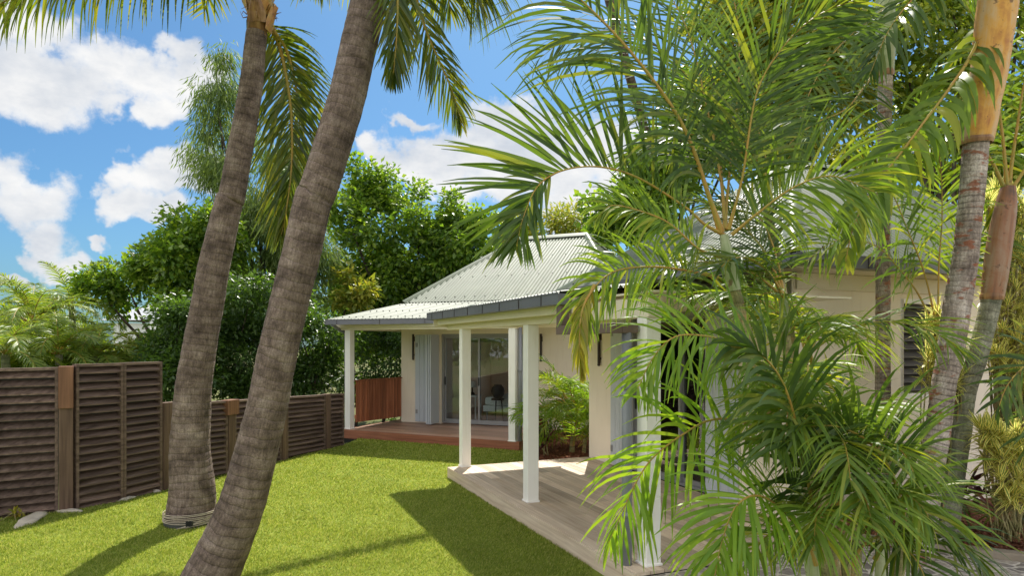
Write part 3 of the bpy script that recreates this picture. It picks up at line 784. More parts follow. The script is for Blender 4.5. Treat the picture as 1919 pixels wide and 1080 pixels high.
def frond(name, pts, parent, leafm, L=.6, W=.034, nl=46, face=(0, 0, 1), droop=.5, ang=(68, 28), pet=.16, rr=.014, seg=5,
          lift=.12, rachm=None, jit=.12, prof=(.35, .9), side=(1, 1), twist=0.0, curl=0.0):
    """pinnate palm leaf: midrib through pts, two ranks of drooping leaflets"""
    P = catmull([tuple(p) for p in pts], 44)
    T = np.gradient(P, axis=0); T = nrm(T)
    N = np.array(face, float); N = N - T[0] * N.dot(T[0])
    if np.linalg.norm(N) < .05: N = np.array([0, -1, .2]) - T[0] * np.dot([0, -1, .2], T[0])
    N /= np.linalg.norm(N); Ns = []
    for i in range(len(P)):
        N = N - T[i] * N.dot(T[i]); N /= np.linalg.norm(N) + 1e-9
        Ns.append(N)
    Ns = np.array(Ns); S = np.cross(T, Ns)
    if twist:
        tw = np.linspace(0, twist, len(P))[:, None]
        Ns, S = Ns * np.cos(tw) + S * np.sin(tw), S * np.cos(tw) - Ns * np.sin(tw)
    s = np.repeat(np.linspace(pet, .995, nl), 2)
    sd = np.tile([1., -1.], nl)
    keep = np.where(sd > 0, side[0], side[1]) > 0
    s, sd = s[keep], sd[keep]
    m = len(s)
    s = np.clip(s + RNG.normal(0, .3 / nl, m), pet, .998)
    x = s * (len(P) - 1); i0 = np.clip(x.astype(int), 0, len(P) - 2); f = (x - i0)[:, None]
    ip = lambda A: A[i0] * (1 - f) + A[i0 + 1] * f
    p, t, nn_, ss = ip(P), nrm(ip(T)), nrm(ip(Ns)), nrm(ip(S))
    q = (s - pet) / (1 - pet)
    an = np.radians(ang[0] + (ang[1] - ang[0]) * q + RNG.normal(0, 60 * jit, m))[:, None]
    D = nrm(t * np.cos(an) + ss * sd[:, None] * np.sin(an) + nn_ * (lift + RNG.normal(0, jit, m))[:, None])
    ll = L * (prof[0] + (1 - prof[0]) * np.sin(np.pi * np.clip(q * .86 + .12, 0, 1)) ** .8) * (1 - .35 * np.clip((q - .8) / .2, 0, 1)) * RNG.uniform(.85, 1.1, m)
    dr = droop * RNG.uniform(.6, 1.4, m)
    rows = []
    pos = p.copy()
    for k in range(seg + 1):
        u = k / seg
        Wd = nrm(t - D * np.sum(t * D, 1, keepdims=True) + nn_ * .25 * RNG.normal(0, 1, (m, 1)) * (k == 0) + 1e-6)
        if k == 0: Wk = Wd
        Wk = nrm(Wk - D * np.sum(Wk * D, 1, keepdims=True))
        w = W * .5 * min(1, .4 + 2.4 * u) * (1 - u ** 2.2) ** prof[1] + .0012
        rows.append((pos - Wk * w, pos + Wk * w))
        pos = pos + D * (ll / seg)[:, None]
        D = nrm(D + np.array([0, 0, -1.]) * (dr * (u + .35) * (1.6 / seg))[:, None] + (curl / seg) * nn_)
    k2 = 2 * (seg + 1)
    V = np.stack([r for ab in rows for r in ab], 1).reshape(-1, 3)
    base = np.arange(m)[:, None, None] * k2
    fq = np.array([[2 * k, 2 * k + 1, 2 * k + 3, 2 * k + 2] for k in range(seg)])[None]
    Fq = (base + fq).reshape(-1, 4)
    uv = np.tile(np.array([[e, k / seg] for k in range(seg + 1) for e in (0, 1)]), (m, 1))
    rad = np.interp(np.linspace(0, 1, len(P)), [0, .1, 1], [rr * 1.7, rr, rr * .25])
    Vr, Fr, UVr = tube_np(P, rad, 6)
    Vall = np.vstack([V, Vr]); Fall = np.vstack([Fq, Fr + len(V)]); UV = np.vstack([uv, UVr])
    mi = np.r_[np.zeros(len(Fq)), np.ones(len(Fr))]
    me = mesh_np(Vall, Fall, UV, mi, True)
    return link(name, me, [leafm, rachm or M['rachis']], parent)

def arc(c, az, el, L, bend, n=6, pw=1.2):
    p = np.array(c, float); out = [p.copy()]
    for k in range(n):
        s = (k + .5) / n
        e = el - bend * s ** pw
        p = p + L / n * np.array([math.cos(e) * math.cos(az), math.cos(e) * math.sin(az), math.sin(e)])
        out.append(p.copy())
    return out

def PX(lst, Y=None):
    return [at(a[0], a[1], a[2] if len(a) > 2 else Y) for a in lst]

def trunk(name, pts, rad, mat, parent, step=.022, seg=28, ring=.085, amp=.03, flare=None):
    pts = [tuple(p) for p in pts]
    L = sum((Vector(pts[i + 1]) - Vector(pts[i])).length for i in range(len(pts) - 1))
    n = max(12, int(L / step))
    PR = catmull([(*p, r) for p, r in zip(pts, rad)], n)
    ph = RNG.uniform(0, 6, 8)
    def shape(Lv, th):
        wob = .3 * np.sin(th + ph[0] + Lv * .7) + .12 * np.sin(2 * th + ph[1] + Lv * 1.9) + .9 * np.sin(Lv * 3.1 + ph[2]) + .5 * np.sin(Lv * 7.3 + ph[5])
        fr = np.mod(Lv / ring + wob, 1)
        a = .55 + .45 * np.sin(th * 1 + Lv * 2.7 + ph[3]) * np.sin(Lv * 4.1 + ph[4])
        return 1 + amp * a * (1 - fr) ** 2 + .012 * np.sin(3 * th + Lv * 5 + ph[5]) + .012 * np.sin(5 * th - Lv * 9 + ph[6]) + .01 * np.sin(11 * th + Lv * 31)
    V, Fc, UV = tube_np(PR[:, :3], PR[:, 3], seg, shape)
    me = mesh_np(V, Fc, UV * [1, 1], None, True)
    return link(name, me, mat, parent)

def crown_random(c, n, Lf, parent, leafm, el=(20, 80), bend=(60, 110), az=None, **kw):
    for k in range(n):
        a = (az[0] + (az[1] - az[0]) * random.random()) if az else (2.4 * k + random.uniform(-.3, .3))
        e = math.radians(random.uniform(*el)); b = math.radians(random.uniform(*bend))
        frond('frond', arc(c, a, e, Lf * random.uniform(.85, 1.1), b), parent, leafm, **kw)

# ------------------------------------------------------------------ the two coconut palms
def coconut(label, pts, rads, Yoff, base_z, top_extra):
    t = thing('coconut_palm', label, 'palm tree', (pts[0].x, pts[0].y, base_z), 'coconut palms on the lawn')
    trunk('trunk', pts, rads, M['bark_coco'], t)
    return t
Y1 = 7.93
t1p = [(358, 990), (359, 965), (361, 920), (357, 840), (362, 740), (377, 640), (402, 500), (429, 380), (436, 360), (468, 180), (482, 60)]
t1w = [92, 88, 80, 70, 64, 58.5, 55, 49, 47, 42, 37]
C1 = coconut('straight grey ringed coconut palm with pale rope tied round its foot', [at(358, 1010, Y1)] + PX(t1p, Y1), [w / F * Y1 / 2 for w in [94] + t1w], 0, GZ, 0)
cr1 = at(487, 12, Y1)
b = MB()
b.tube([at(482, 66, Y1), at(486, 20, Y1), at(490, -40, Y1)], [.115, .11, .09], 18)
b.build('crown_core', M['boot_fibre'], C1)
# old leaf bases, overlapping round the crown, with frayed edges
for k in range(16):
    a = k * 2.4; z0 = -.30 + .035 * k; dx, dy = math.cos(a), math.sin(a)
    b = MB(); c = cr1 + Vector((dx * .095, dy * .095, z0)); o_ = Vector((dx, dy, 0)); s_ = Vector((-dy, dx, 0))
    rows = [(0, .025, .11), (.1, .06, .105), (.2, .1, .075), (.29, .13, .05), (.295, .08, .045)]
    vs = []
    for h, d_, w_ in rows:
        for q in (-1, -.5, 0, .5, 1): vs.append(c + o_ * (d_ * (1 - .55 * q * q)) + s_ * (w_ * q) + Vector((0, 0, h + random.uniform(-.012, .012))))
    b.add(vs, [(5 * i + j, 5 * i + j + 1, 5 * i + j + 6, 5 * i + j + 5) for i in range(4) for j in range(4)], 0, [(v.x * 3, v.z * 3) for v in vs], False)
    b.build('leaf_base', (M['coco_boot'], M['boot_fibre'], M['shaft_green'])[(k * 7) % 5 % 3], C1)
b = MB()
for k in range(26):
    a = random.uniform(0, 6.28); o_ = Vector((math.cos(a), math.sin(a), 0)); p = cr1 + o_ * .14 + Vector((0, 0, random.uniform(-.3, .15)))
    b.tube([p, p + o_ * random.uniform(.03, .08) + Vector((0, 0, random.uniform(-.02, .06))), p + o_ * random.uniform(.06, .13) + Vector((0, 0, random.uniform(-.06, .06)))], [.008, .006, .002], 5)
b.build('frayed_fibre', M['boot_fibre'], C1)
kc = dict(L=.92, W=.030, nl=84, rr=.022, droop=.35, seg=5, pet=.12)
# drooping leaf on the right of the trunk
frond('frond', PX([(500, 30, 8.05), (522, 80, 8.3), (538, 150, 8.4), (547, 230, 8.42), (546, 320, 8.42), (536, 400, 8.4), (528, 440, 8.4)]), C1, M['coco_leaf'],
      face=(.15, -1, .2), **{**kc, 'L': .98, 'droop': .85, 'ang': (56, 14), 'pet': .04, 'nl': 140, 'W': .026, 'jit': .13, 'rr': .026, 'seg': 6})
frond('frond', PX([(500, 40, 8.0), (540, 100, 8.35), (560, 200, 8.5), (562, 300, 8.6)]), C1, M['coco_leaf'], face=(.5, 1, .2), **{**kc, 'L': .55, 'droop': .6, 'nl': 54, 'W': .03})
# leaf arching left, its leaflets hanging into view along the top edge
frond('frond', PX([(478, 0, 7.9), (420, -40, 7.8), (330, -55, 7.7), (220, -48, 7.6), (110, -28, 7.5), (0, 0, 7.4), (-70, 45, 7.4)]), C1, M['coco_leaf'],
      face=(-.1, -.25, 1), **{**kc, 'L': .98, 'droop': 2.8, 'ang': (72, 50), 'nl': 84})
frond('frond', PX([(478, -20, 8.1), (440, -60, 8.5), (400, -50, 8.8), (375, -10, 9.0)]), C1, M['coco_leaf'], face=(-.5, .5, 1), **{**kc, 'L': .55, 'droop': .9, 'nl': 40})
frond('frond', PX([(492, -20, 8.0), (560, -80, 8.4), (630, -70, 8.7), (690, -10, 9.0)]), C1, M['coco_leaf'], face=(0, -.2, 1), **{**kc, 'L': .85, 'droop': 1.0, 'nl': 56})
frond('frond', PX([(484, -20, 7.8), (440, -90, 7.3), (330, -120, 6.9), (180, -80, 6.5), (30, -10, 6.2), (-60, 50, 6.1)]), C1, M['coco_leaf'], face=(0, -.2, 1), **{**kc, 'L': .85, 'droop': 2.2, 'nl': 66})
crown_random(at(489, -45, Y1), 5, 3.0, C1, M['coco_leaf'], (35, 85), (50, 95), **{**kc, 'nl': 46})
# rope and cloth straps round the foot
rp = thing('tree_tie', 'pale rope and grey straps wound round the foot of the straight palm', 'rope tie', at(358, 975, Y1))
bc = at(359, 965, Y1)
def band(z0, z1, r, tilt, ph, rad, mat, nm, flat=False):
    b = MB(); pts = []
    for k in range(49):
        a = k / 48 * 2 * math.pi
        pts.append((bc.x + r * math.cos(a), bc.y + r * math.sin(a), z0 + (z1 - z0) * (.5 + .5 * math.sin(a + ph)) + tilt * math.cos(a)))
    if flat:
        h = rad
        vs = [(p[0], p[1], p[2] - h) for p in pts] + [(p[0], p[1], p[2] + h) for p in pts]
        vs2 = [(bc.x + (p[0] - bc.x) * .96, bc.y + (p[1] - bc.y) * .96, p[2]) for p in vs]
        b.add(vs + vs2, [(i, i + 1, 50 + i, 49 + i) for i in range(48)] + [(98 + i, 147 + i, 148 + i, 99 + i) for i in range(48)] + [(49 + i, 50 + i, 148 + i, 147 + i) for i in range(48)] + [(i, 98 + i, 99 + i, i + 1) for i in range(48)], 0, None, True)
    else:
        b.tube(pts, rad, 8)
    b.build(nm, mat, rp)
zr = bc.z
for k in range(6): band(zr + .05 - .019 * k, zr + .062 - .021 * k, .300 + .004 * (k % 2), .006 * math.sin(k * 2.2), 1.2 + .5 * k, .0055, M['rope'], 'rope_turn')
for k in range(5): band(zr - .02 - .026 * k, zr - .12 - .014 * k, .304 + .005 * (k % 2), .034 - .010 * k, 4.4 + .4 * k, .0055, M['rope'], 'rope_turn')
band(zr - .07, zr - .082, .296, .0, 1, .045, M['straps'], 'strap', True)
b = MB(); c = at(357, 982, 7.57)
for k in range(4): b.box(c + Vector((-.03 + .02 * k, -.02, .0)), (.007, 0, 0), (0, .012, 0), (0, 0, .03 - .004 * (k % 2)))
b.build('buckle', M['black'], rp)

Y2 = 5.75
t2p = [(372, 1130), (398, 1075), (444, 973), (470, 890), (497, 780), (526, 640), (559, 500), (587, 380), (599, 350), (651, 180), (692, 0), (722, -130)]
t2w = [112, 106, 92, 86, 80, 76, 75, 74, 74, 72, 70, 60]
C2 = coconut('leaning grey coconut palm with dark ring scars, crown above the picture', PX(t2p, Y2), [w / F * Y2 / 2 * .925 for w in t2w], 0, GZ, 0)
c2 = at(728, -160, Y2)
b = MB(); b.tube([at(720, -125, Y2), at(730, -200, Y2), at(738, -300, Y2)], [.14, .17, .1], 16); b.build('crown_core', M['coco_boot'], C2)
k2 = dict(L=.66, W=.021, nl=92, rr=.018, droop=.65, seg=5, pet=.1)
frond('frond', PX([(735, -170, 5.8), (790, -190, 5.9), (850, -130, 6.1), (885, -60, 6.3), (895, 0, 6.4)]), C2, M['coco_leaf'], face=(0, -.4, 1), **{**k2, 'L': .95, 'droop': .95})
frond('frond', PX([(735, -150, 5.9), (765, -70, 6.1), (790, 30, 6.3), (822, 110, 6.4), (850, 175, 6.45), (866, 235, 6.5)]), C2, M['coco_leaf'], face=(-.3, -.6, .4), **{**k2, 'L': .5, 'droop': .7, 'ang': (58, 16), 'nl': 74})
frond('frond', PX([(730, -150, 5.6), (742, -60, 5.55), (745, 30, 5.6), (740, 110, 5.65), (736, 150, 5.7)]), C2, M['coco_leaf'], face=(.6, -.8, .2), **{**k2, 'L': .42, 'droop': .8, 'ang': (50, 16)})
frond('frond', PX([(725, -160, 6.0), (690, -180, 6.3), (640, -140, 6.6), (600, -70, 6.9), (590, -30, 7.0)]), C2, M['coco_leaf'], face=(0, -.3, 1), **{**k2, 'L': .75, 'droop': 1.0})
frond('frond', PX([(735, -160, 5.9), (800, -150, 6.4), (830, -60, 6.8), (845, 20, 7.0)]), C2, M['coco_leaf'], face=(.2, -.3, .8), **{**k2, 'L': .75, 'droop': .9})
crown_random(at(732, -220, Y2), 5, 3.0, C2, M['coco_leaf'], (40, 85), (50, 90), **{**k2, 'nl': 44, 'L': .8})

C3 = thing('coconut_palm', 'tall coconut palm leaning over the far roof, trunk glimpsed through the areca leaves', 'palm tree', (5.5, 21.5, -.55))
trunk('trunk', [(5.5, 21.5, -.6), (5.2, 21.1, 3.5), (4.2, 19.6, 7.0), (2.95, 17.6, 9.6), (2.3, 16.7, 11.1)], [.2, .15, .13, .12, .12], M['bark_coco'], C3, .06, 16)
frond('frond', [(2.25, 16.65, 11.1), (1.6, 16.1, 11.25), (.7, 15.3, 10.9), (-.35, 14.0, 10.15), (-1.2, 12.75, 9.3), (-1.6, 11.9, 8.75)], C3, M['coco_leaf'], face=(0, 0, 1), L=.34, W=.07, nl=70, rr=.05, droop=2.2, seg=4, pet=.3)
crown_random((2.3, 16.7, 11.15), 5, 2.3, C3, M['coco_leaf'], (35, 80), (60, 100), (-1.0, .4), L=.7, W=.035, nl=50, rr=.025, droop=.8, seg=4, pet=.12)

# ------------------------------------------------------------------ the clump of areca palms in front of the veranda
AC = thing('areca_palm', 'large multi-stemmed areca palm clump with yellow midribs in front of the veranda corner', 'palm', at(1590, 1226, 4.3))
ka = dict(L=.62, W=.023, nl=62, rr=.010, droop=.8, seg=6, pet=.18, jit=.17)
_rk = random.Random(77)
def KA(**k):
    d = {**ka, **k}
    d['W'] *= .76; d['nl'] = int(d['nl'] * .86); d['droop'] *= 1.25
    d.setdefault('twist', _rk.uniform(-.7, .7))
    return d
def stem(pts, w, mat='bark_areca', amp=.03, ring=.1, nm='stem', par=None, step=.03):
    return trunk(nm, PX([p[:3] for p in pts]), w, M[mat], par or AC, step, 14, ring, amp)
stem([(1590, 1226, 4.35), (1530, 1000, 4.5), (1440, 760, 4.7), (1385, 570, 4.75), (1376, 540, 4.75)], [.045, .042, .04, .038, .04])
stem([(1376, 545, 4.75), (1366, 490, 4.75), (1357, 440, 4.75)], [.05, .046, .03], 'shaft_green', .0, .3, 'crown_shaft')
for i, (bx, tx, ty, Y) in enumerate([(1535, 1520, 930, 4.1), (1570, 1555, 900, 4.2), (1600, 1610, 860, 4.35), (1640, 1660, 900, 4.3), (1615, 1560, 760, 4.6), (1650, 1720, 900, 4.5), (1560, 1480, 800, 4.45)]):
    stem([(bx, 1240, Y), ((bx + tx) / 2, 1080, Y), (tx, ty, Y + .05)], [.036, .032, .026], 'bark_areca' if i % 3 else 'shaft_green')
A = M['areca_leaf']; AD = M['areca_dark']; AY = M['areca_yellow']
cam = (0, -1, .15); AL = M['areca_light']
# crown on the tall left stem
frond('frond', PX([(1357, 440, 4.75), (1320, 420, 4.7), (1287, 390, 4.65), (1200, 335, 4.5), (1127, 313, 4.4), (1060, 318, 4.3), (1010, 347, 4.25), (982, 405, 4.2), (968, 462, 4.2)]), AC, AD,
      face=(.1, -1, .25), **KA(L=.8, W=.036, nl=84, droop=.26, ang=(70, 30), pet=.2, lift=.05, twist=0, side=(1, 0)))
frond('frond', PX([(1040, 325, 4.29), (1006, 350, 4.26), (982, 405, 4.22), (968, 462, 4.22)]), AC, AD, face=(.1, -1, .25), **KA(L=.36, W=.03, nl=30, droop=.5, ang=(50, 20), pet=.05, twist=0, rr=.004))
frond('frond', PX([(1352, 435, 4.75), (1330, 370, 4.7), (1280, 235, 4.6), (1193, 110, 4.5), (1090, 0, 4.45), (1010, -60, 4.4)]), AC, AD, face=(.55, -.8, .1), **KA(L=.95, W=.034, nl=62, droop=.75, ang=(62, 30), rr=.017))
frond('frond', PX([(1366, 430, 4.7), (1392, 330, 4.6), (1419, 173, 4.5), (1470, 85, 4.45), (1530, 30, 4.4), (1600, 0, 4.35)]), AC, AD, face=(-.1, -1, .1), **KA(L=.68, W=.03, nl=64, droop=.3, ang=(58, 25)))
frond('frond', PX([(1360, 430, 4.8), (1350, 330, 4.9), (1325, 200, 5.0), (1290, 60, 5.1), (1240, -40, 5.2)]), AC, AD, face=(.2, -1, .1), **KA(L=.8, nl=56, droop=.5))
frond('frond', PX([(1358, 430, 4.8), (1370, 300, 5.0), (1385, 150, 5.2), (1380, 20, 5.3), (1350, -80, 5.4)]), AC, AD, face=(-.3, -1, .1), **KA(L=.8, nl=56, droop=.4))
frond('frond', PX([(1362, 430, 4.85), (1340, 260, 5.2), (1270, 120, 5.4), (1170, 60, 5.5), (1070, 70, 5.5), (1010, 110, 5.5)]), AC, AD, face=(.1, -.8, .5), **KA(L=.85, nl=60, droop=.8, ang=(65, 30)))
frond('frond', PX([(1350, 480, 4.7), (1310, 467, 4.6), (1260, 423, 4.55), (1220, 402, 4.5), (1150, 385, 4.45), (1120, 410, 4.4)]), AC, A, face=(.2, -.9, .3), **KA(L=.36, droop=.8, W=.024))
frond('frond', PX([(1345, 520, 4.7), (1290, 508, 4.6), (1220, 500, 4.5), (1150, 510, 4.4), (1108, 550, 4.3), (1092, 610, 4.25)]), AC, A, face=(.1, -.8, .4), **KA(L=.4, droop=.8, W=.024, prof=(.6, .9)))
frond('frond', PX([(1115, 535, 4.3), (1092, 580, 4.25), (1086, 640, 4.2), (1092, 705, 4.2)]), AC, AY, face=(.3, -1, .2), **KA(L=.2, W=.022, nl=44, droop=1.2, ang=(34, 8), pet=.05, jit=.06))
frond('frond', PX([(1372, 440, 4.7), (1420, 400, 4.6), (1490, 350, 4.5), (1560, 330, 4.4), (1640, 360, 4.35)]), AC, A, face=(0, -.9, .5), **KA(L=.6, droop=.8))
# lower tier, sweeping over the deck
frond('frond', PX([(1480, 780, 4.45), (1430, 690, 4.3), (1370, 645, 4.2), (1320, 630, 4.1), (1265, 632, 4.0), (1225, 670, 3.95), (1195, 730, 3.92)]), AC, AL, face=(.1, -.75, .55), **KA(L=.52, droop=.8, W=.028))
frond('frond', PX([(1470, 840, 4.4), (1400, 795, 4.2), (1337, 787, 4.05), (1280, 815, 3.95), (1223, 860, 3.9), (1190, 910, 3.85), (1165, 965, 3.82), (1140, 1020, 3.8)]), AC, AL, face=(.15, -.8, .5), **KA(L=.55, droop=.75, W=.03, nl=54))
frond('frond', PX([(1535, 1010, 4.0), (1515, 907, 3.85), (1495, 805, 3.75), (1466, 715, 3.65), (1420, 660, 3.55), (1370, 650, 3.5)]), AC, AD, face=(-.1, -1, .1), **KA(L=.6, W=.036, nl=56, droop=.95, ang=(60, 25), rr=.013))
frond('frond', PX([(1700, 1010, 4.0), (1690, 950, 3.9), (1670, 885, 3.85), (1630, 830, 3.8), (1570, 800, 3.75), (1510, 800, 3.7)]), AC, AD, face=(.1, -1, .2), **KA(L=.6, W=.036, nl=54, droop=.8, ang=(62, 30), rr=.014))
frond('frond', PX([(1525, 1030, 4.0), (1470, 960, 3.8), (1420, 930, 3.65), (1380, 950, 3.55), (1355, 1010, 3.5), (1340, 1080, 3.45)]), AC, AL, face=(0, -.6, .8), **KA(L=.5, droop=.7, W=.032))
rr_ = random.Random(5)
for k in range(5):
    left = True
    px0 = rr_.uniform(1510, 1620) if left else rr_.uniform(1570, 1640)
    py0 = rr_.uniform(700, 930) if left else rr_.uniform(930, 1030)
    Y0 = rr_.uniform(4.1, 4.8)
    c = at(px0, py0, Y0)
    a = math.pi + rr_.uniform(-1.2, 1.5) if left else rr_.choice([rr_.uniform(-1.2, -.2), rr_.uniform(3.8, 5.6)])
    frond('frond', arc(c, a, math.radians(rr_.uniform(35, 80)), rr_.uniform(.65, 1.05) if left else rr_.uniform(.5, .7), math.radians(rr_.uniform(90, 140))), AC, rr_.choice([A, A, AD, A, AY]) if left else rr_.choice([A, AD]), face=(math.cos(a) * -.4, math.sin(a) * -.4 - .35, 1),
          **KA(L=rr_.uniform(.36, .48), droop=rr_.uniform(.7, 1.0), nl=50, seg=4))
for (px0, py0, a) in ((1530, 1060, 3.6), (1600, 1060, 4.9), (1640, 1050, 5.4)):
    frond('frond', arc(at(px0, py0, 4.05), a, math.radians(70), .75, math.radians(140)), AC, A if px0 % 40 else AD, face=(math.cos(a) * -.4, math.sin(a) * -.4 - .3, 1), **KA(L=.42, nl=40, seg=4, droop=.8))
for (px0, py0, Y0, a, L0) in ((1560, 880, 4.1, 4.4, .8), (1530, 830, 4.2, 3.9, .85), (1500, 800, 4.3, 4.2, .85), (1570, 950, 3.95, 4.6, .6), (1625, 960, 3.95, 5.0, .55), (1540, 990, 3.9, 4.2, .55)):
    frond('frond', arc(at(px0, py0, Y0), a, math.radians(62), L0, math.radians(128)), AC, A, face=(math.cos(a) * -.4, math.sin(a) * -.4 - .2, 1), **KA(L=.46, nl=54, seg=5, droop=.75))
# taller stems at the back of the clump
for (px, py, Y, seed, n, azs) in ((1470, 560, 5.0, 1, 4, (1.6, 4.0)), (1440, 340, 5.5, 2, 4, (1.2, 4.0))):
    stem([(1590, 1226, 4.5), ((1590 + px) / 2, (1226 + py) / 2 + 40, (Y + 4.5) / 2), (px, py + 60, Y)], [.042, .04, .036])
    stem([(px, py + 62, Y), (px, py, Y)], [.044, .028], 'shaft_green', 0, .3, 'crown_shaft')
    c = at(px, py, Y)
    r2 = random.Random(seed)
    for k in range(n):
        a = azs[0] + (azs[1] - azs[0]) * (k + .5) / n + r2.uniform(-.2, .2); e = math.radians(r2.uniform(45, 84))
        frond('frond', arc(c, a, e, r2.uniform(1.0, 1.5), math.radians(r2.uniform(50, 110))), AC, AD, face=(math.cos(a) * -.4, math.sin(a) * -.4 - .4, 1), **KA(L=r2.uniform(.45, .6), nl=46, seg=4, droop=r2.uniform(.45, .8)))

r5 = random.Random(21)
for (px, py, Y, n) in ((1510, 670, 5.4, 7),):
    stem([(1600, 1226, 4.6), ((1600 + px) / 2, (1226 + py) / 2 + 30, (Y + 4.6) / 2), (px, py, Y)], [.036, .034, .026])
    for k in range(n):
        a = 2.4 * k + px; c = at(px + r5.uniform(-15, 15), py + r5.uniform(-25, 25), Y)
        frond('frond', arc(c, a, math.radians(r5.uniform(45, 85)), r5.uniform(.9, 1.35), math.radians(r5.uniform(70, 130))), AC, A, face=(math.cos(a) * -.4, math.sin(a) * -.4 - .4, 1), **KA(L=r5.uniform(.42, .55), nl=56, seg=4, droop=r5.uniform(.7, 1.0)))

# ------------------------------------------------------------------ ringed palms on the right
def ringed(name, label, spec, Y, mat, shaft_spec, smat, cat='palm tree', base=None, crown=True, az=None, n=7, L=2.2, leafm=None, ll=.7):
    p0 = at(spec[0][0], spec[0][1], Y)
    t = thing(name, label, cat, p0, 'ringed palms in the right bed')
    trunk('trunk', PX([s[:2] for s in spec], Y), [s[2] / F * Y / 2 * .92 for s in spec], mat, t, .02, 26, .06, .045)
    trunk('crown_shaft', PX([s[:2] for s in shaft_spec], Y), [s[2] / F * Y / 2 for s in shaft_spec], smat, t, .03, 24, .5, .02)
    e0 = at(shaft_spec[0][0], shaft_spec[0][1] + 5, Y); e1 = at(shaft_spec[0][0], shaft_spec[0][1] - 8, Y)
    trunk('sheath_rim', [e0, (e0 + e1) / 2, e1], [shaft_spec[0][2] / F * Y / 2 * q for q in (.98, 1.06, 1.0)], M['boot_fibre'], t, .006, 24, .02, .06)
    c = at(shaft_spec[-1][0], shaft_spec[-1][1], Y)
    if crown: crown_random(c, n, L, t, leafm or M['areca_leaf'], (45, 84), (45, 90), az, **KA(L=ll, W=.04, nl=48, rr=.016, droop=.5, pet=.12))
    return t
YR1, YR2, YR3 = 6.05, 6.55, 7.0
base_y = lambda Y: 645 + (EYE + .05) * F / Y
R1 = ringed('ringed_palm', 'pale ringed palm trunk leaning right with thick orange crown shaft', [(1722, base_y(YR1), 54), (1735, 950, 50), (1745, 880, 48), (1756, 820, 46), (1770, 720, 44), (1779, 680, 47), (1793, 580, 50), (1810, 480, 46), (1820, 380, 45), (1830, 258, 47)], YR1, M['bark_slim'],
            [(1829, 266, 54), (1832, 240, 61), (1840, 190, 62), (1856, 120, 61), (1870, 0, 66), (1880, -110, 52), (1884, -180, 30)], M['shaft_orange'])
R2 = ringed('ringed_palm', 'slimmer greenish palm with rusty shaft, behind the orange-shafted palm', [(1770, base_y(YR2), 46), (1786, 900, 42), (1797, 820, 42), (1809, 740, 38), (1829, 680, 36), (1845, 620, 36), (1861, 550, 36)], YR2, M['bark_green'],
            [(1860, 558, 37), (1868, 500, 42), (1878, 430, 40), (1886, 380, 34), (1890, 350, 24)], M['shaft_red'], crown=False)
R3 = ringed('ringed_palm', 'thin upright ringed palm with pale green shaft in front of the cream wall', [(1655, base_y(YR3), 34), (1655, 690, 28), (1655, 560, 27), (1656, 400, 26), (1658, 250, 26), (1660, 130, 27)], YR3, M['bark_slim'],
            [(1660, 138, 28), (1660, 90, 33), (1660, 0, 32), (1662, -80, 26), (1663, -140, 16)], M['shaft_green'], n=5, L=1.9)
# leaves of the second one rise out of its shaft
for k, (pp, fc) in enumerate([([(1890, 355), (1905, 250), (1930, 120), (1990, 0)], (-.6, -.8, 0)), ([(1888, 355), (1876, 230), (1850, 90), (1790, -30)], (.3, -.9, .2)),
                ([(1892, 360), (1940, 300), (2010, 280), (2080, 330)], (0, -.4, 1)), ([(1886, 360), (1850, 290), (1790, 250), (1730, 270), (1690, 330)], (0, -.5, 1))]):
    frond('frond', PX(pp, YR2), R2, A, face=fc, **KA(L=.62, W=.036, nl=44, rr=.018, droop=.6))
# the orange-shafted palm's hanging leaf with curled shiny leaflets
frond('frond', PX([(1850, 30, 6.2), (1822, 100, 6.0), (1780, 165, 5.8), (1735, 225, 5.65), (1690, 285, 5.55), (1640, 350, 5.45), (1602, 420, 5.4), (1585, 490, 5.4)]), R1, A, face=(-.35, -.6, .8), **KA(L=.55, W=.07, nl=66, rr=.018, droop=2.6, ang=(66, 34), pet=.05, twist=0))
frond('frond', PX([(1868, -40, 6.2), (1800, -60, 6.0), (1730, -20, 5.9), (1670, 50, 5.8), (1630, 140, 5.75)]), R1, AD, face=(-.2, -.5, .8), **KA(L=.6, W=.045, nl=46, droop=.9))
frond('frond', PX([(1655, 20, 6.9), (1600, 60, 6.6), (1540, 130, 6.4), (1500, 220, 6.3), (1480, 300, 6.3)]), R3, AD, face=(-.2, -.6, .7), **KA(L=.6, W=.036, nl=50, droop=.7))
frond('frond', PX([(1650, 120, 6.8), (1590, 200, 6.2), (1530, 230, 6.0), (1480, 270, 5.9), (1440, 340, 5.85)]), R3, AD, face=(-.1, -.8, .5), **KA(L=.6, W=.034, nl=50, droop=.6))

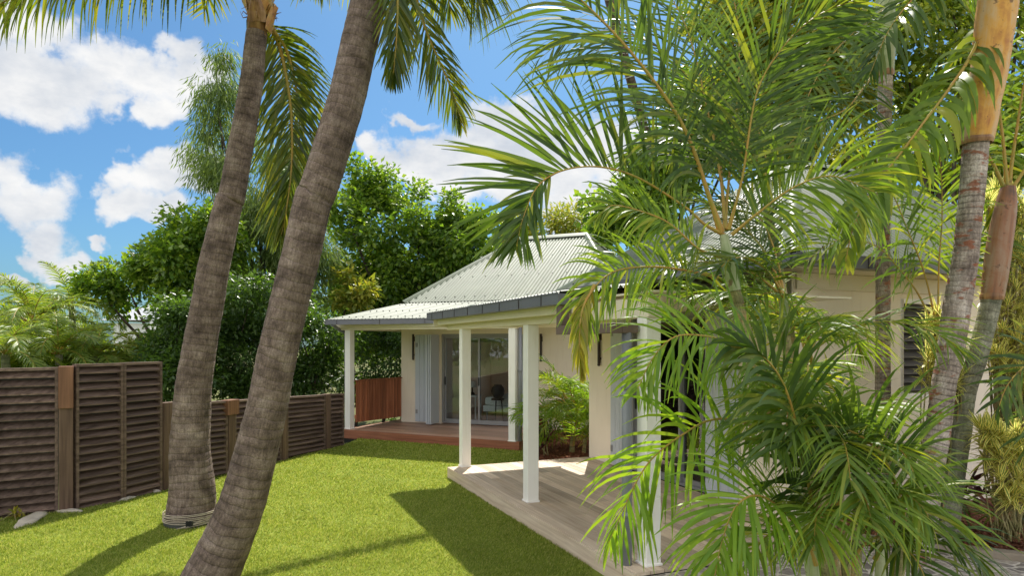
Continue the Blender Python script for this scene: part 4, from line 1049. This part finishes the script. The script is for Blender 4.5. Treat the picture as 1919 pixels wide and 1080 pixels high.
# areca with long orange petioles in the bed
A2 = thing('areca_palm', 'smaller areca palm with long curved orange leaf stalks between the ringed trunks', 'palm', at(1765, 1000, 6.9))
c = at(1757, 628, 6.52)
trunk('stem', [at(1765, 980, 7.32), at(1760, 800, 6.92), c], [.045, .04, .03], M['bark_areca'], A2, .03, 14, .1, .03)
for pp, fc in [([(1756, 625, 6.52), (1722, 553, 6.42), (1690, 510, 6.32), (1640, 460, 6.22), (1570, 450, 6.17), (1510, 490, 6.12)], (0, -.7, .7)), ([(1757, 622, 6.52), (1735, 520, 6.42), (1705, 440, 6.32), (1660, 340, 6.22), (1600, 290, 6.12)], (.2, -.9, .3)),
               ([(1758, 622, 6.52), (1760, 500, 6.52), (1766, 400, 6.52), (1760, 290, 6.52), (1730, 190, 6.52)], (0, -1, .1)), ([(1758, 625, 6.52), (1790, 520, 6.62), (1840, 440, 6.72), (1900, 420, 6.82)], (0, -.7, .7)),
               ]:
    frond('frond', PX(pp), A2, A, face=fc, **KA(L=.58, W=.032, nl=44, pet=.3, droop=.55))

# broad drooping leaf entering at the right edge
A3 = thing('areca_palm', 'areca palm at the right edge whose long dark leaflets hang over the yellow shrub', 'palm', at(2010, 1040, 6.4))
c = at(2010, 700, 6.2)
trunk('stem', [at(2010, 1040, 6.4), at(2010, 850, 6.3), c], [.05, .045, .035], M['bark_areca'], A3, .03, 14, .1, .03)
for pp, fc in [([(2010, 700, 6.2), (1975, 665, 6.0), (1930, 680, 5.9), (1890, 720, 5.8), (1870, 770, 5.75)], (0, -.6, .8)), 
               ([(2010, 700, 6.2), (2040, 560, 6.2), (2090, 480, 6.1)], (0, -.6, .8)), ([(2010, 690, 6.2), (1995, 760, 6.0), (1960, 800, 5.9), (1930, 850, 5.85)], (0, -.6, .8))]:
    frond('frond', PX(pp), A3, AD, face=fc, **KA(L=.5, W=.045, nl=26, pet=.15, droop=.6))

# palm in the courtyard between the houses
A4 = thing('areca_palm', 'sunlit feathery palm in the courtyard bed between the two houses', 'palm', (1.15, 12.7, -.12))
r3 = random.Random(11)
for k in range(3):
    bx, by = 1.15 + r3.uniform(-.25, .25), 12.7 + r3.uniform(-.3, .3)
    trunk('stem', [(bx, by, -.15), (bx + .02, by, .1), (bx + .05, by, .3)], [.04, .036, .025], M['bark_areca'], A4, .03, 12, .1, .03)
for k in range(52):
    a = 2.4 * k; c = (1.15 + .15 * math.cos(a), 12.7 + .15 * math.sin(a), r3.uniform(.0, .95))
    frond('frond', arc(c, a, math.radians(r3.uniform(25, 84)), r3.uniform(.7, 1.1), math.radians(r3.uniform(60, 120))), A4, r3.choice([A, AL, AL]), **KA(L=.42, W=.022, nl=40, seg=4, rr=.008))
frond('frond', PX([(1080, 760, 12.5), (1060, 715, 12.4), (1035, 690, 12.35), (1012, 668, 12.3)]), A4, AD, **KA(L=.34, W=.02, nl=30, seg=4, rr=.008))

# ------------------------------------------------------------------ leaf-strip plants
def strips(name, C, D, L, W, parent, mat, droop=.6, seg=4, up=None):
    """long simple leaves: C roots, D directions"""
    C = np.array(C); D = nrm(np.array(D)); m = len(C)
    L = np.asarray(L) * np.ones(m)
    Wk = nrm(np.cross(D, np.array([0, 0, 1.]) + RNG.normal(0, .15, (m, 3))))
    pos = C.copy(); rows = []
    for k in range(seg + 1):
        u = k / seg
        w = W * .5 * (min(1, .35 + 2.2 * u)) * (1 - u ** 2.4) ** .9 + .001
        rows += [pos - Wk * w, pos + Wk * w]
        pos = pos + D * (L / seg)[:, None]
        D = nrm(D + np.array([0, 0, -1.]) * droop * (u + .3) * 1.5 / seg)
        Wk = nrm(Wk - D * np.sum(Wk * D, 1, keepdims=True))
    k2 = 2 * (seg + 1)
    V = np.stack(rows, 1).reshape(-1, 3)
    fq = np.array([[2 * k, 2 * k + 1, 2 * k + 3, 2 * k + 2] for k in range(seg)])[None]
    Fq = (np.arange(m)[:, None, None] * k2 + fq).reshape(-1, 4)
    uv = np.tile(np.array([[e, k / seg] for k in range(seg + 1) for e in (0, 1)]), (m, 1))
    return link(name, mesh_np(V, Fq, uv, None, True), mat, parent)

def rosette_plant(name, label, cat, base, heads, mat, L, W, n=26, group=None, stemr=.007, droop=.55):
    t = thing(name, label, cat, base, group)
    b = MB(); C = []; D = []
    for h in heads:
        h = Vector(h); mid = (Vector(base) + h) / 2 + Vector((random.uniform(-.1, .1), random.uniform(-.1, .1), .05))
        b.tube(catmull([tuple(Vector(base) + Vector((random.uniform(-.12, .12), random.uniform(-.12, .12), 0))), tuple(mid), tuple(h)], 8), stemr, 6)
        ax = np.array((h - mid).normalized()) + RNG.normal(0, .3, 3)
        ax /= np.linalg.norm(ax)
        for k in range(n):
            a = 2.4 * k + random.random(); el = math.radians(80 - 95 * k / n)
            s1 = np.cross(ax, [0.3, .5, .8]); s1 /= np.linalg.norm(s1); s2 = np.cross(ax, s1)
            D.append(ax * math.sin(el) + (s1 * math.cos(a) + s2 * math.sin(a)) * math.cos(el))
            C.append(np.array(h) - ax * .10 * k / n)
    b.build('stems', M['bark_areca'], t)
    strips('foliage', C, D, L * RNG.uniform(.7, 1.1, len(C)), W, t, mat, droop)
    return t
r4 = random.Random(3)
def blob(px, py, rx, ry, Y, dy, n): return [at(px + r4.uniform(-1, 1) * rx, py + r4.uniform(-1, 1) * ry, Y + r4.uniform(-dy, dy)) for k in range(n)]
rosette_plant('variegated_shrub', 'yellow variegated shrub in front of the louvred window of the near house', 'shrub', at(1760, 990, 6.6), blob(1768, 650, 32, 72, 6.5, .15, 40), M['varieg'], .19, .026, 22, 'yellow variegated shrubs in the right bed')
rosette_plant('variegated_shrub', 'tall yellow variegated shrub at the right edge beside the rusty-shafted palm', 'shrub', at(1900, 985, 6.95), blob(1900, 550, 48, 200, 6.9, .2, 150), M['varieg'], .19, .026, 22, 'yellow variegated shrubs in the right bed')
rosette_plant('variegated_shrub', 'low yellow variegated shrub in the bark mulch at the right edge', 'shrub', at(1890, 1010, 6.3), blob(1885, 868, 48, 70, 6.2, .2, 40), M['varieg'], .2, .03, 22, 'yellow variegated shrubs in the right bed')
rosette_plant('cordyline', 'dark purple broad-leaved plant at the wall foot beside the ringed trunks', 'plant', at(1800, 962, 7.0), [at(1820, 905, 6.9), at(1845, 925, 6.9), at(1800, 930, 6.95)], M['cordy'], .3, .07, 9, None, .012, .5)
rosette_plant('cordyline', 'purple-red plant in the courtyard bed behind the second veranda post', 'plant', (.55, 12.3, -.12), [(.55, 12.3, .45), (.5, 12.35, .25), (.62, 12.2, .2)], M['cordy'], .34, .05, 14, None, .012, .7)
rosette_plant('strap_leaf_plant', 'low green strap-leaved plant in the mulch below the right wall', 'plant', at(1880, 990, 6.5), [at(1860, 960, 6.6), at(1890, 955, 6.55), at(1790, 955, 6.8)], M['areca_dark'], .3, .03, 16, None, .01, .7)
rosette_plant('weed', 'small bright green weed at the fence foot by the long flat stone', 'weed', gp(26, 976), [gp(26, 976) + Vector((0, 0, .06)), gp(24, 976) + Vector((.04, 0, .13)), gp(28, 976) + Vector((-.03, .02, .1))], M['areca_yellow'], .1, .03, 9, None, .004, .4)

# ------------------------------------------------------------------ broadleaf trees
def leaves_mesh(C, D, N, L, W, fold=.18):
    D = nrm(D); S = nrm(np.cross(D, N)); N2 = np.cross(S, D)
    L = L[:, None]; W = W[:, None]
    mid = C + D * L * .45
    V = np.stack([C, mid + S * W * .5 + N2 * W * fold, C + D * L, mid - S * W * .5 + N2 * W * fold], 1).reshape(-1, 3)
    m = len(C)
    Fc = (np.arange(m)[:, None, None] * 4 + np.array([[0, 1, 2], [0, 2, 3]])[None]).reshape(-1, 3)
    return mesh_np(V, Fc)

def foliage(lumps, n, leaf, hang, clump, clr, shell, szr=(.17, .44)):
    """leaves in clumps, clumps on small bough-heads, bough-heads over the crown: gaps and shaded hollows between them"""
    c = np.array([tuple(l[0]) for l in lumps]); r = np.array([l[1] for l in lumps])
    wgt = (r[:, 0] * r[:, 2]); wgt = wgt / wgt.sum()
    per = 20                                            # clumps per bough-head
    nb = max(6, n // (clump * per))
    kb = RNG.choice(len(lumps), nb, p=wgt)
    db = nrm(RNG.normal(0, 1, (nb, 3)))
    rb = (shell + (1 - shell) * RNG.random(nb) ** .5) * RNG.uniform(.62, 1.36, nb)
    cb = c[kb] + db * r[kb] * rb[:, None]
    sz = r[kb].mean(1) * RNG.uniform(*szr, nb)
    idb = np.repeat(np.arange(nb), per)
    nc = len(idb)
    d2 = nrm(RNG.normal(0, 1, (nc, 3)) + np.array([0, 0, .45]) + .5 * db[idb])
    q = RNG.random(nc) ** .45
    cc = cb[idb] + d2 * (sz[idb] * q)[:, None] * np.array([1.15, 1.15, .72])
    idx = np.repeat(np.arange(nc), clump)
    m = len(idx)
    off = RNG.normal(0, clr * .8, (m, 3))
    C = cc[idx] + off
    out = nrm(d2 + .4 * db[idb])[idx]
    D = nrm(out * .5 + nrm(off) * .5 + RNG.normal(0, .4, (m, 3)) + np.array([0, 0, -hang]))
    N = nrm(np.array([0, 0, .75]) + out * .35 + RNG.normal(0, .5, (m, 3)))
    s = RNG.uniform(.55, 1.3, m)
    return leaves_mesh(C, D, N, leaf[0] * s, leaf[1] * s)

def tree(name, label, cat, base, lumps, n, leaf, mat, hang=.3, clump=12, clr=.2, shell=.45, tr=.14, group=None, nlimb=7, szr=(.17, .44)):
    t = thing(name, label, cat, base, group)
    b = MB(); base = Vector(base)
    cen = sum((Vector(l[0]) for l in lumps), Vector()) / len(lumps)
    fork = base.lerp(cen, .45)
    b.tube(catmull([tuple(base - Vector((0, 0, .2))), tuple(base.lerp(fork, .5) + Vector((.1, .05, 0))), tuple(fork)], 10), list(np.linspace(tr, tr * .75, 10)), 10)
    for l in lumps[:nlimb * 2]:
        e = Vector(l[0]); mid = fork.lerp(e, .5) + Vector((random.uniform(-.3, .3), random.uniform(-.3, .3), -.2))
        b.tube(catmull([tuple(fork), tuple(mid), tuple(e)], 10), list(np.linspace(tr * .5, tr * .1, 10)), 7)
    b.build('trunk', M['bark_tree'], t)
    link('crown', foliage(lumps, n, leaf, hang, clump, clr, shell, szr), mat, t)
    return t
def LP(lst, Y, dy=1.0, flat=.9):
    out = []
    for (px, py, r) in lst:
        yy = Y + random.uniform(-dy, dy) * .6
        rr = r / F * yy
        out.append((at(px, py, yy), (rr, rr * flat, rr * .85)))
    return out
def foot(px, Y, z=-.55): return ((px - 960) / F * Y, Y, z)
tree('broadleaf_tree', 'sunlit broadleaf tree spreading left over the palms beyond the tall fence', 'tree', foot(370, 17), LP([(395, 440, 50), (340, 465, 48), (300, 505, 50), (238, 535, 42), (185, 545, 30), (375, 520, 60), (345, 555, 40), (400, 590, 60), (360, 620, 50), (330, 650, 40)], 17), 26000, (.15, .095), M['tree_leaf'], .35, 13, .2, group='trees beyond the fence')
tree('gum_tree', 'tall feathery gum tree with hanging narrow leaves behind the two coconut palms', 'tree', foot(480, 18.5), LP([(405, 125, 26), (402, 180, 32), (395, 245, 34), (390, 310, 30), (430, 330, 40), (395, 345, 26), (455, 260, 26), (480, 390, 55), (540, 300, 36), (560, 370, 46), (430, 430, 40), (540, 470, 56), (490, 510, 60), (600, 500, 36), (560, 560, 50)], 18.5), 40000, (.24, .03), M['gum_leaf'], 1.6, 12, .22, .35, .13, 'trees beyond the fence', 5, (.45, .75))
tree('broadleaf_tree', 'large dark broadleaf tree standing behind the far bungalow roof', 'tree', foot(760, 22), LP([(680, 345, 42), (735, 365, 40), (650, 405, 50), (715, 425, 60), (785, 430, 45), (855, 410, 36), (840, 450, 46), (890, 440, 34), (820, 490, 60), (740, 500, 60), (680, 500, 55), (665, 570, 50), (730, 560, 50), (800, 545, 50), (880, 490, 45), (935, 465, 26), (720, 620, 50), (660, 640, 50)], 22), 42000, (.175, .11), M['tree_leaf'], .35, 13, .24, .4, .2, 'trees beyond the fence')
for i, (px, Y, lst, lab) in enumerate([
    (330, 14.5, [(330, 650, 50), (310, 710, 50), (360, 700, 50), (340, 600, 40)], 'dark dense shrub behind the fence left of the straight palm trunk'),
    (440, 15.5, [(430, 610, 60), (450, 680, 60), (420, 720, 50), (480, 720, 50), (470, 560, 50)], 'dark dense shrub behind the fence between the two palm trunks'),
    (590, 16, [(560, 640, 60), (600, 700, 55), (560, 720, 50), (620, 640, 40), (545, 580, 50)], 'dark dense shrub behind the fence right of the leaning trunk'),
    (715, 20.5, [(700, 640, 60), (740, 690, 60), (680, 700, 60), (770, 640, 60), (715, 740, 60)], 'dark dense shrub seen through the open end of the far porch')]):
    tree('dense_shrub', lab, 'shrub', foot(px, Y, -.5), LP(lst, Y, .5), 12000, (.13, .055), M['dark_leaf'], .4, 10, .18, .35, .06, 'dark shrubs behind the fence')
tree('yellow_shrub', 'small yellow-green lit shrub peeking above the left corner of the porch roof', 'shrub', foot(665, 19, -.5), LP([(660, 530, 26), (675, 555, 26), (650, 570, 26)], 19, .3), 1400, (.2, .09), M['yellow_leaf'], .5, 8, .16, .3, .05)
tree('feathery_tree', 'yellow-green fine-leaved tree top along the ridge of the far roof', 'tree', foot(1040, 27), LP([(950, 440, 34), (990, 430, 26), (1030, 432, 28), (1065, 415, 34), (1100, 430, 34), (1020, 470, 50), (1090, 480, 50)], 27, 1), 9000, (.24, .07), M['yellow_leaf'], .3, 10, .24, .35, .14)
tree('broadleaf_tree', 'dark broadleaf tree between the two house roofs behind the areca leaves', 'tree', foot(1220, 20), LP([(1140, 420, 46), (1200, 400, 60), (1260, 360, 60), (1320, 300, 60), (1190, 330, 40), (1250, 280, 60), (1330, 200, 60), (1280, 180, 40), (1380, 260, 60)], 20), 15000, (.24, .14), M['tree_leaf'], .35, 10, .26, .4, .18)
tree('broadleaf_tree', 'yellow-green backlit tree rising behind the near roof, left of the thin palm', 'tree', foot(1480, 17), LP([(1370, 60, 70), (1450, 30, 80), (1400, 160, 80), (1480, 130, 90), (1560, 60, 90), (1560, 200, 80), (1450, 240, 70), (1600, 280, 60), (1520, 300, 60), (1400, -60, 80), (1540, -60, 90), (1300, 20, 40)], 17), 20000, (.2, .11), M['yellow_leaf'], .35, 10, .26, .4, .18)
tree('broadleaf_tree', 'green backlit tree rising behind the near roof, right of the thin palm', 'tree', foot(1780, 16.5), LP([(1680, 60, 80), (1760, 40, 90), (1700, 180, 80), (1790, 170, 90), (1870, 80, 90), (1890, 220, 90), (1740, 290, 70), (1850, 320, 80), (1920, 350, 80), (1780, -60, 90), (1920, -30, 90), (1960, 180, 90), (1680, -60, 80)], 16.5), 20000, (.2, .11), M['bright_leaf'], .35, 10, .26, .4, .18)

# ------------------------------------------------------------------ palms and shrubs beyond the tall fence
for i, (px, py, Y, n, L, lab) in enumerate([
    (60, 605, 15, 18, 1.7, 'bushy yellow-green palm beyond the fence at the left edge'), (135, 575, 17, 18, 1.7, 'tallest feathery palm beyond the fence, against the sky'),
    (180, 668, 15, 16, 1.1, 'low feathery palm beyond the fence below the white villa'), (10, 665, 13, 16, 1.4, 'grey-green drooping palm beyond the far left fence panel'), (110, 665, 14, 16, 1.4, 'grey-green palm just above the tall fence post with orange block'),
    (265, 672, 16, 14, .95, 'small feathery palm beyond the tallest fence panels')]):
    c = at(px, py, Y); t = thing('feather_palm', lab, 'palm tree', (c.x, c.y, -.55), 'palms beyond the fence')
    trunk('trunk', [(c.x, c.y, -.6), (c.x + .05, c.y, c.z * .5), tuple(c)], [.1, .09, .07], M['bark_green'], t, .08, 10, .1, .03)
    crown_random(c, n, L, t, M['far_palm'] if i in (0, 3, 4) else M['yellow_leaf'] if i == 5 else M['far_palm'], (15, 85), (60, 120), None, L=.36, W=.019, nl=56, rr=.012, droop=.9, seg=4, pet=.15)
for i, (px, Y, lst, lab) in enumerate([(70, 14.5, [(40, 680, 40), (90, 690, 40), (0, 690, 40)], 'yellow-green bush just above the far left fence panel'), (240, 16, [(200, 690, 36), (260, 694, 36), (295, 675, 26), (170, 690, 36)], 'olive bush above the tallest fence panels'), (150, 19, [(110, 625, 44), (50, 620, 50), (150, 640, 44), (0, 610, 40), (180, 650, 36)], 'pale green bush behind the feathery palms')]):
    tree('loose_bush', lab, 'bush', foot(px, Y, -.55), LP(lst, Y, .5), 5000, (.2, .06), M['far_palm'] if i != 1 else M['yellow_leaf'], .3, 8, .2, .3, .06, 'bushes beyond the fence')
tree('broadleaf_tree', 'broadleaf tree beyond the left end of the tall fence, mirrored in the far glass door', 'tree', (-12.5, 6.5, -.55), [((-12.5, 6.5, 3.0), (1.7, 1.7, 1.6)), ((-13.8, 7.6, 2.6), (1.5, 1.5, 1.5)), ((-11.8, 5.2, 2.2), (1.4, 1.4, 1.3)), ((-14.5, 9.0, 3.6), (1.6, 1.6, 1.6))], 5000, (.24, .13), M['tree_leaf'], .35, 10, .24, .4, .14, 'trees beyond the fence')
vl = thing('villa', 'distant white villa with grey roof glimpsed between palms and broadleaf tree', 'villa', at(260, 640, 46))
b = MB(); c0 = at(205, 640, 46); c1 = at(330, 640, 46)
b.box(((c0.x + c1.x) / 2, 49, 1.2), ((c1.x - c0.x) / 2, 0, 0), (0, 2.5, 0), (0, 0, 2.2)); b.build('wall', M['boundary'], vl)
b = MB(); b.add([(c0.x - .6, 45.9, 3.6), (c1.x + .6, 45.9, 3.6), (c1.x + .6, 52, 3.6), (c0.x - .6, 52, 3.6), (c0.x + 1.5, 49, 5.0), (c1.x - 1.5, 49, 5.0)], [(0, 1, 5, 4), (1, 2, 5), (2, 3, 4, 5), (3, 0, 4), (3, 2, 1, 0)]); b.build('roof', M['farroof'], vl)
b = MB(); cc = at(283, 640, 45.6); b.box((cc.x, 46.1, 1.4), (.22, 0, 0), (0, .22, 0), (0, 0, 2.19)); b.build('column', M['boundary'], vl)
b = MB(); b.box((c0.x + 2.2, 46.49, 1.9), (.6, 0, 0), (0, .02, 0), (0, 0, .6)); b.build('window', M['black'], vl)

# ------------------------------------------------------------------ turf blades
def inside(P, poly):
    x, y = P[:, 0], P[:, 1]; r = np.zeros(len(P), bool); n = len(poly)
    for i in range(n):
        x0, y0 = poly[i]; x1, y1 = poly[(i + 1) % n]
        c = ((y0 > y) != (y1 > y)) & (x < (x1 - x0) * (y - y0) / (y1 - y0 + 1e-12) + x0)
        r ^= c
    return r
def grass(n):
    Y = RNG.uniform(0, 1, n); Y = 5.2 * (16.0 / 5.2) ** Y
    X = RNG.uniform(-.80, .12, n) * Y
    P = np.stack([X, Y], 1)
    P = P[inside(P, LAWN)]
    # keep clear of decks
    u = (P[:, 0] + .748) * .385 - (P[:, 1] - 10.63) * .923; v = (P[:, 0] + .748) * .923 + (P[:, 1] - 10.63) * .385
    P = P[~((v > -.26) & (u > -.06))]
    a = (P[:, 0] + 3.85) * .9 - (P[:, 1] - 15.22) * .436; nn2 = (P[:, 0] + 3.85) * .436 + (P[:, 1] - 15.22) * .9
    P = P[~((nn2 > -.03) & (a > -.03))]
    m = len(P); nzv = np.array([noise.noise(Vector((x * 1.7, y * 1.7, 0))) + .6 * noise.noise(Vector((x * 6, y * 6, 3))) for x, y in P])
    h = RNG.uniform(.014, .034, m) * (1 + .35 * nzv); az = RNG.uniform(0, 2 * np.pi, m)
    w = .0035 * np.maximum(1, P[:, 1] / 6)
    lean = RNG.normal(0, .013, (m, 2)) + np.array([.006, -.008])
    dx = np.cos(az) * w; dy = np.sin(az) * w
    z = np.full(m, GZ + .001)
    V = np.stack([np.stack([P[:, 0] - dx, P[:, 1] - dy, z], 1), np.stack([P[:, 0] + dx, P[:, 1] + dy, z], 1), np.stack([P[:, 0] + lean[:, 0], P[:, 1] + lean[:, 1], z + h], 1)], 1).reshape(-1, 3)
    o = link('grass', mesh_np(V, np.arange(3 * m).reshape(-1, 3)), M['turf'])
    tag(o, 'short bright green turf of the lawn', 'grass', kind='stuff')
grass(330000)
# loose bark chips
def chips(n, poly, z, nm, lab):
    xs = [p[0] for p in poly]; ys = [p[1] for p in poly]
    P = np.stack([RNG.uniform(min(xs), max(xs), n), RNG.uniform(min(ys), max(ys), n)], 1); P = P[inside(P, poly)]; m = len(P)
    a = RNG.uniform(0, 6.28, m); L = RNG.uniform(.012, .035, m); W = RNG.uniform(.004, .01, m)
    d = np.stack([np.cos(a) * L, np.sin(a) * L, RNG.normal(0, .008, m)], 1); s = np.stack([-np.sin(a) * W, np.cos(a) * W, RNG.normal(0, .004, m)], 1)
    c = np.stack([P[:, 0], P[:, 1], np.full(m, z + .012)], 1)
    V = np.stack([c - d - s, c + d - s, c + d + s, c - d + s], 1).reshape(-1, 3)
    o = link('bark_mulch', mesh_np(V, np.arange(4 * m).reshape(-1, 4)), M['mulchchip']); tag(o, lab, 'mulch', kind='stuff')
chips(9000, [(2.4, 6.75), (4.2, 6.5), (7, 5.2), (7, 7.5), (3.0, 7.3)], -.022, 'a', 'loose bark chips covering the bed at the right')
chips(2500, [(.36, 12.9), (1.25, 15.3), (2.6, 14.2), (1.34, 11.6), (.5, 11.25)], -.12, 'b', 'loose bark chips in the courtyard bed')
# ================================================================== sky, sun, camera
SUN_EL = math.radians(55)
SD = Vector((.16, .987, 0)).normalized() * math.cos(SUN_EL) + Vector((0, 0, math.sin(SUN_EL)))
W = bpy.data.worlds.new('World'); SC.world = W; W.use_nodes = True
nt = W.node_tree; nt.nodes.clear()
class WT(NT):
    def __init__(s): s.t = nt
w = WT()
out = w.n('ShaderNodeOutputWorld'); bg = w.n('ShaderNodeBackground'); w.l(bg.outputs[0], out.inputs[0])
sky = w.n('ShaderNodeTexSky', sky_type='NISHITA'); sky.sun_disc = False
sky.sun_elevation = SUN_EL; sky.sun_rotation = math.atan2(SD.x, SD.y); sky.altitude = 0; sky.air_density = 1.0; sky.dust_density = 1.4; sky.ozone_density = 2.2
d = w.n('ShaderNodeTexCoord').outputs['Generated']
nz = w.n('ShaderNodeVectorMath', operation='NORMALIZE'); w.l(d, nz.inputs[0]); d = nz.outputs[0]
sx = w.n('ShaderNodeSeparateXYZ'); w.l(d, sx.inputs[0])
az = w.math('ARCTAN2', sx.outputs[0], sx.outputs[1]); el = w.math('ARCSINE', sx.outputs[2])
# clouds live on the sky sphere: azimuth/elevation puffs broken up by noise
wn = w.noise(d, 5.5, 3, .5, out='Color')
wsc = w.n('ShaderNodeSeparateColor'); w.l(wn, wsc.inputs[0])
wn2 = w.noise(d, 17, 4, .55, out='Color'); wsc2 = w.n('ShaderNodeSeparateColor'); w.l(wn2, wsc2.inputs[0])
def warp(c, i, a, b_): return w.math('ADD', c, w.math('ADD', w.math('MULTIPLY', w.math('SUBTRACT', wsc.outputs[i], .5), a), w.math('MULTIPLY', w.math('SUBTRACT', wsc2.outputs[i], .5), b_)))
az2 = warp(az, 0, .17, .10); el2 = warp(el, 1, .12, .08)
def azel(px, py):
    return math.atan2(px - 960, F), math.atan2(645 - py, math.hypot(F, px - 960))
PUFF = [(60, 150, 150, 75), (190, 130, 150, 75), (320, 140, 110, 75), (250, 190, 120, 40), (60, 60, 130, 60), (330, 80, 60, 40),
        (40, 330, 90, 65), (110, 350, 80, 45), (10, 300, 60, 50), (110, 440, 55, 65), (130, 485, 60, 28), (310, 320, 75, 40), (290, 385, 60, 32), (215, 445, 32, 16), (390, 330, 50, 40),
        (700, 300, 50, 30), (760, 310, 70, 45), (850, 290, 110, 70), (930, 240, 110, 60), (1010, 320, 130, 70), (1060, 380, 110, 50), (900, 350, 120, 50), (780, 215, 50, 18), (1150, 300, 100, 90),
        (0, 530, 120, 14)]
dens = None
for (px, py, rx, ry) in PUFF:
    a0, e0 = azel(px, py); k = math.cos(a0)
    a = w.math('MULTIPLY', w.math('SUBTRACT', az2, a0), F / rx / k / k * .9)
    e = w.math('MULTIPLY', w.math('SUBTRACT', el2, e0), F / ry / k * .95)
    q = w.math('SUBTRACT', 1, w.math('SQRT', w.math('ADD', w.math('MULTIPLY', a, a), w.math('MULTIPLY', e, e))))
    dens = q if dens is None else w.math('SMOOTH_MAX', dens, q, .35)
# unseen clouds behind the camera, added extra bright as fill for shaded walls
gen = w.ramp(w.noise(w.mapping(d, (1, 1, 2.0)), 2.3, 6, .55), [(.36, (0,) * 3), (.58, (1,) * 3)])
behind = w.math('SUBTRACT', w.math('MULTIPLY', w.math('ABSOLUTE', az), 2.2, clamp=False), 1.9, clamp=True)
fill_clouds = w.math('MULTIPLY', gen, behind)
det = w.noise(d, 9, 12, .62)
fine = w.noise(d, 34, 8, .6)
dens = w.math('ADD', dens, w.math('MULTIPLY', w.math('SUBTRACT', det, .5), 2.1))
dens = w.math('ADD', dens, w.math('MULTIPLY', w.math('SUBTRACT', fine, .5), .75))
mask = w.ramp(dens, [(.02, (0,) * 3), (.14, (.25,) * 3), (.26, (.8,) * 3), (.46, (1,) * 3)], 'B_SPLINE')
mask = w.math('MAXIMUM', mask, fill_clouds)
shade = w.ramp(w.noise(w.mapping(d, (1, 1, 1.8), loc=(3, 1, 0)), 8, 8, .6), [(.36, (.66, .71, .79, 1)), (.62, (1, 1, 1, 1))])
SKY_STR = .067
skyc = w.mix(1, sky.outputs[0], (.45, .755, .96, 1), 'MULTIPLY')
cl = w.mix(1, shade, (8.0, 7.95, 7.85, 1), 'MULTIPLY')
cl = w.mix(fill_clouds, cl, (18, 17.7, 17.2, 1))
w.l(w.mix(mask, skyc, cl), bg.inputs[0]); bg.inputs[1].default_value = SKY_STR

sl = bpy.data.lights.new('sun', 'SUN'); sl.energy = 4.1; sl.angle = math.radians(.53); sl.color = (1, .95, .86)
so = bpy.data.objects.new('sun', sl); COL.objects.link(so)
so.rotation_euler = SD.to_track_quat('Z', 'Y').to_euler()

cd = bpy.data.cameras.new('camera'); cam_o = bpy.data.objects.new('camera', cd); COL.objects.link(cam_o)
cam_o.location = (0, 0, EYE); cam_o.rotation_euler = (math.radians(90), 0, 0)
cd.sensor_width = 36; cd.lens = F / 1919 * 36; cd.shift_y = 105 / 1919; cd.clip_start = .05; cd.clip_end = 1000
SC.camera = cam_o
vs = SC.view_settings; vs.view_transform = 'Standard'; vs.look = 'None'; vs.gamma = 1; vs.exposure = .88
SC.cycles.max_bounces = 10; SC.cycles.diffuse_bounces = 5; SC.cycles.glossy_bounces = 4; SC.cycles.transmission_bounces = 6; SC.cycles.transparent_max_bounces = 12
SC.cycles.use_denoising = True
SC.cycles.denoiser = 'OPENIMAGEDENOISE'
SC.cycles.denoising_input_passes = 'RGB_ALBEDO_NORMAL'
SC.cycles.denoising_prefilter = 'NONE'
SC.cycles.sample_clamp_indirect = 8
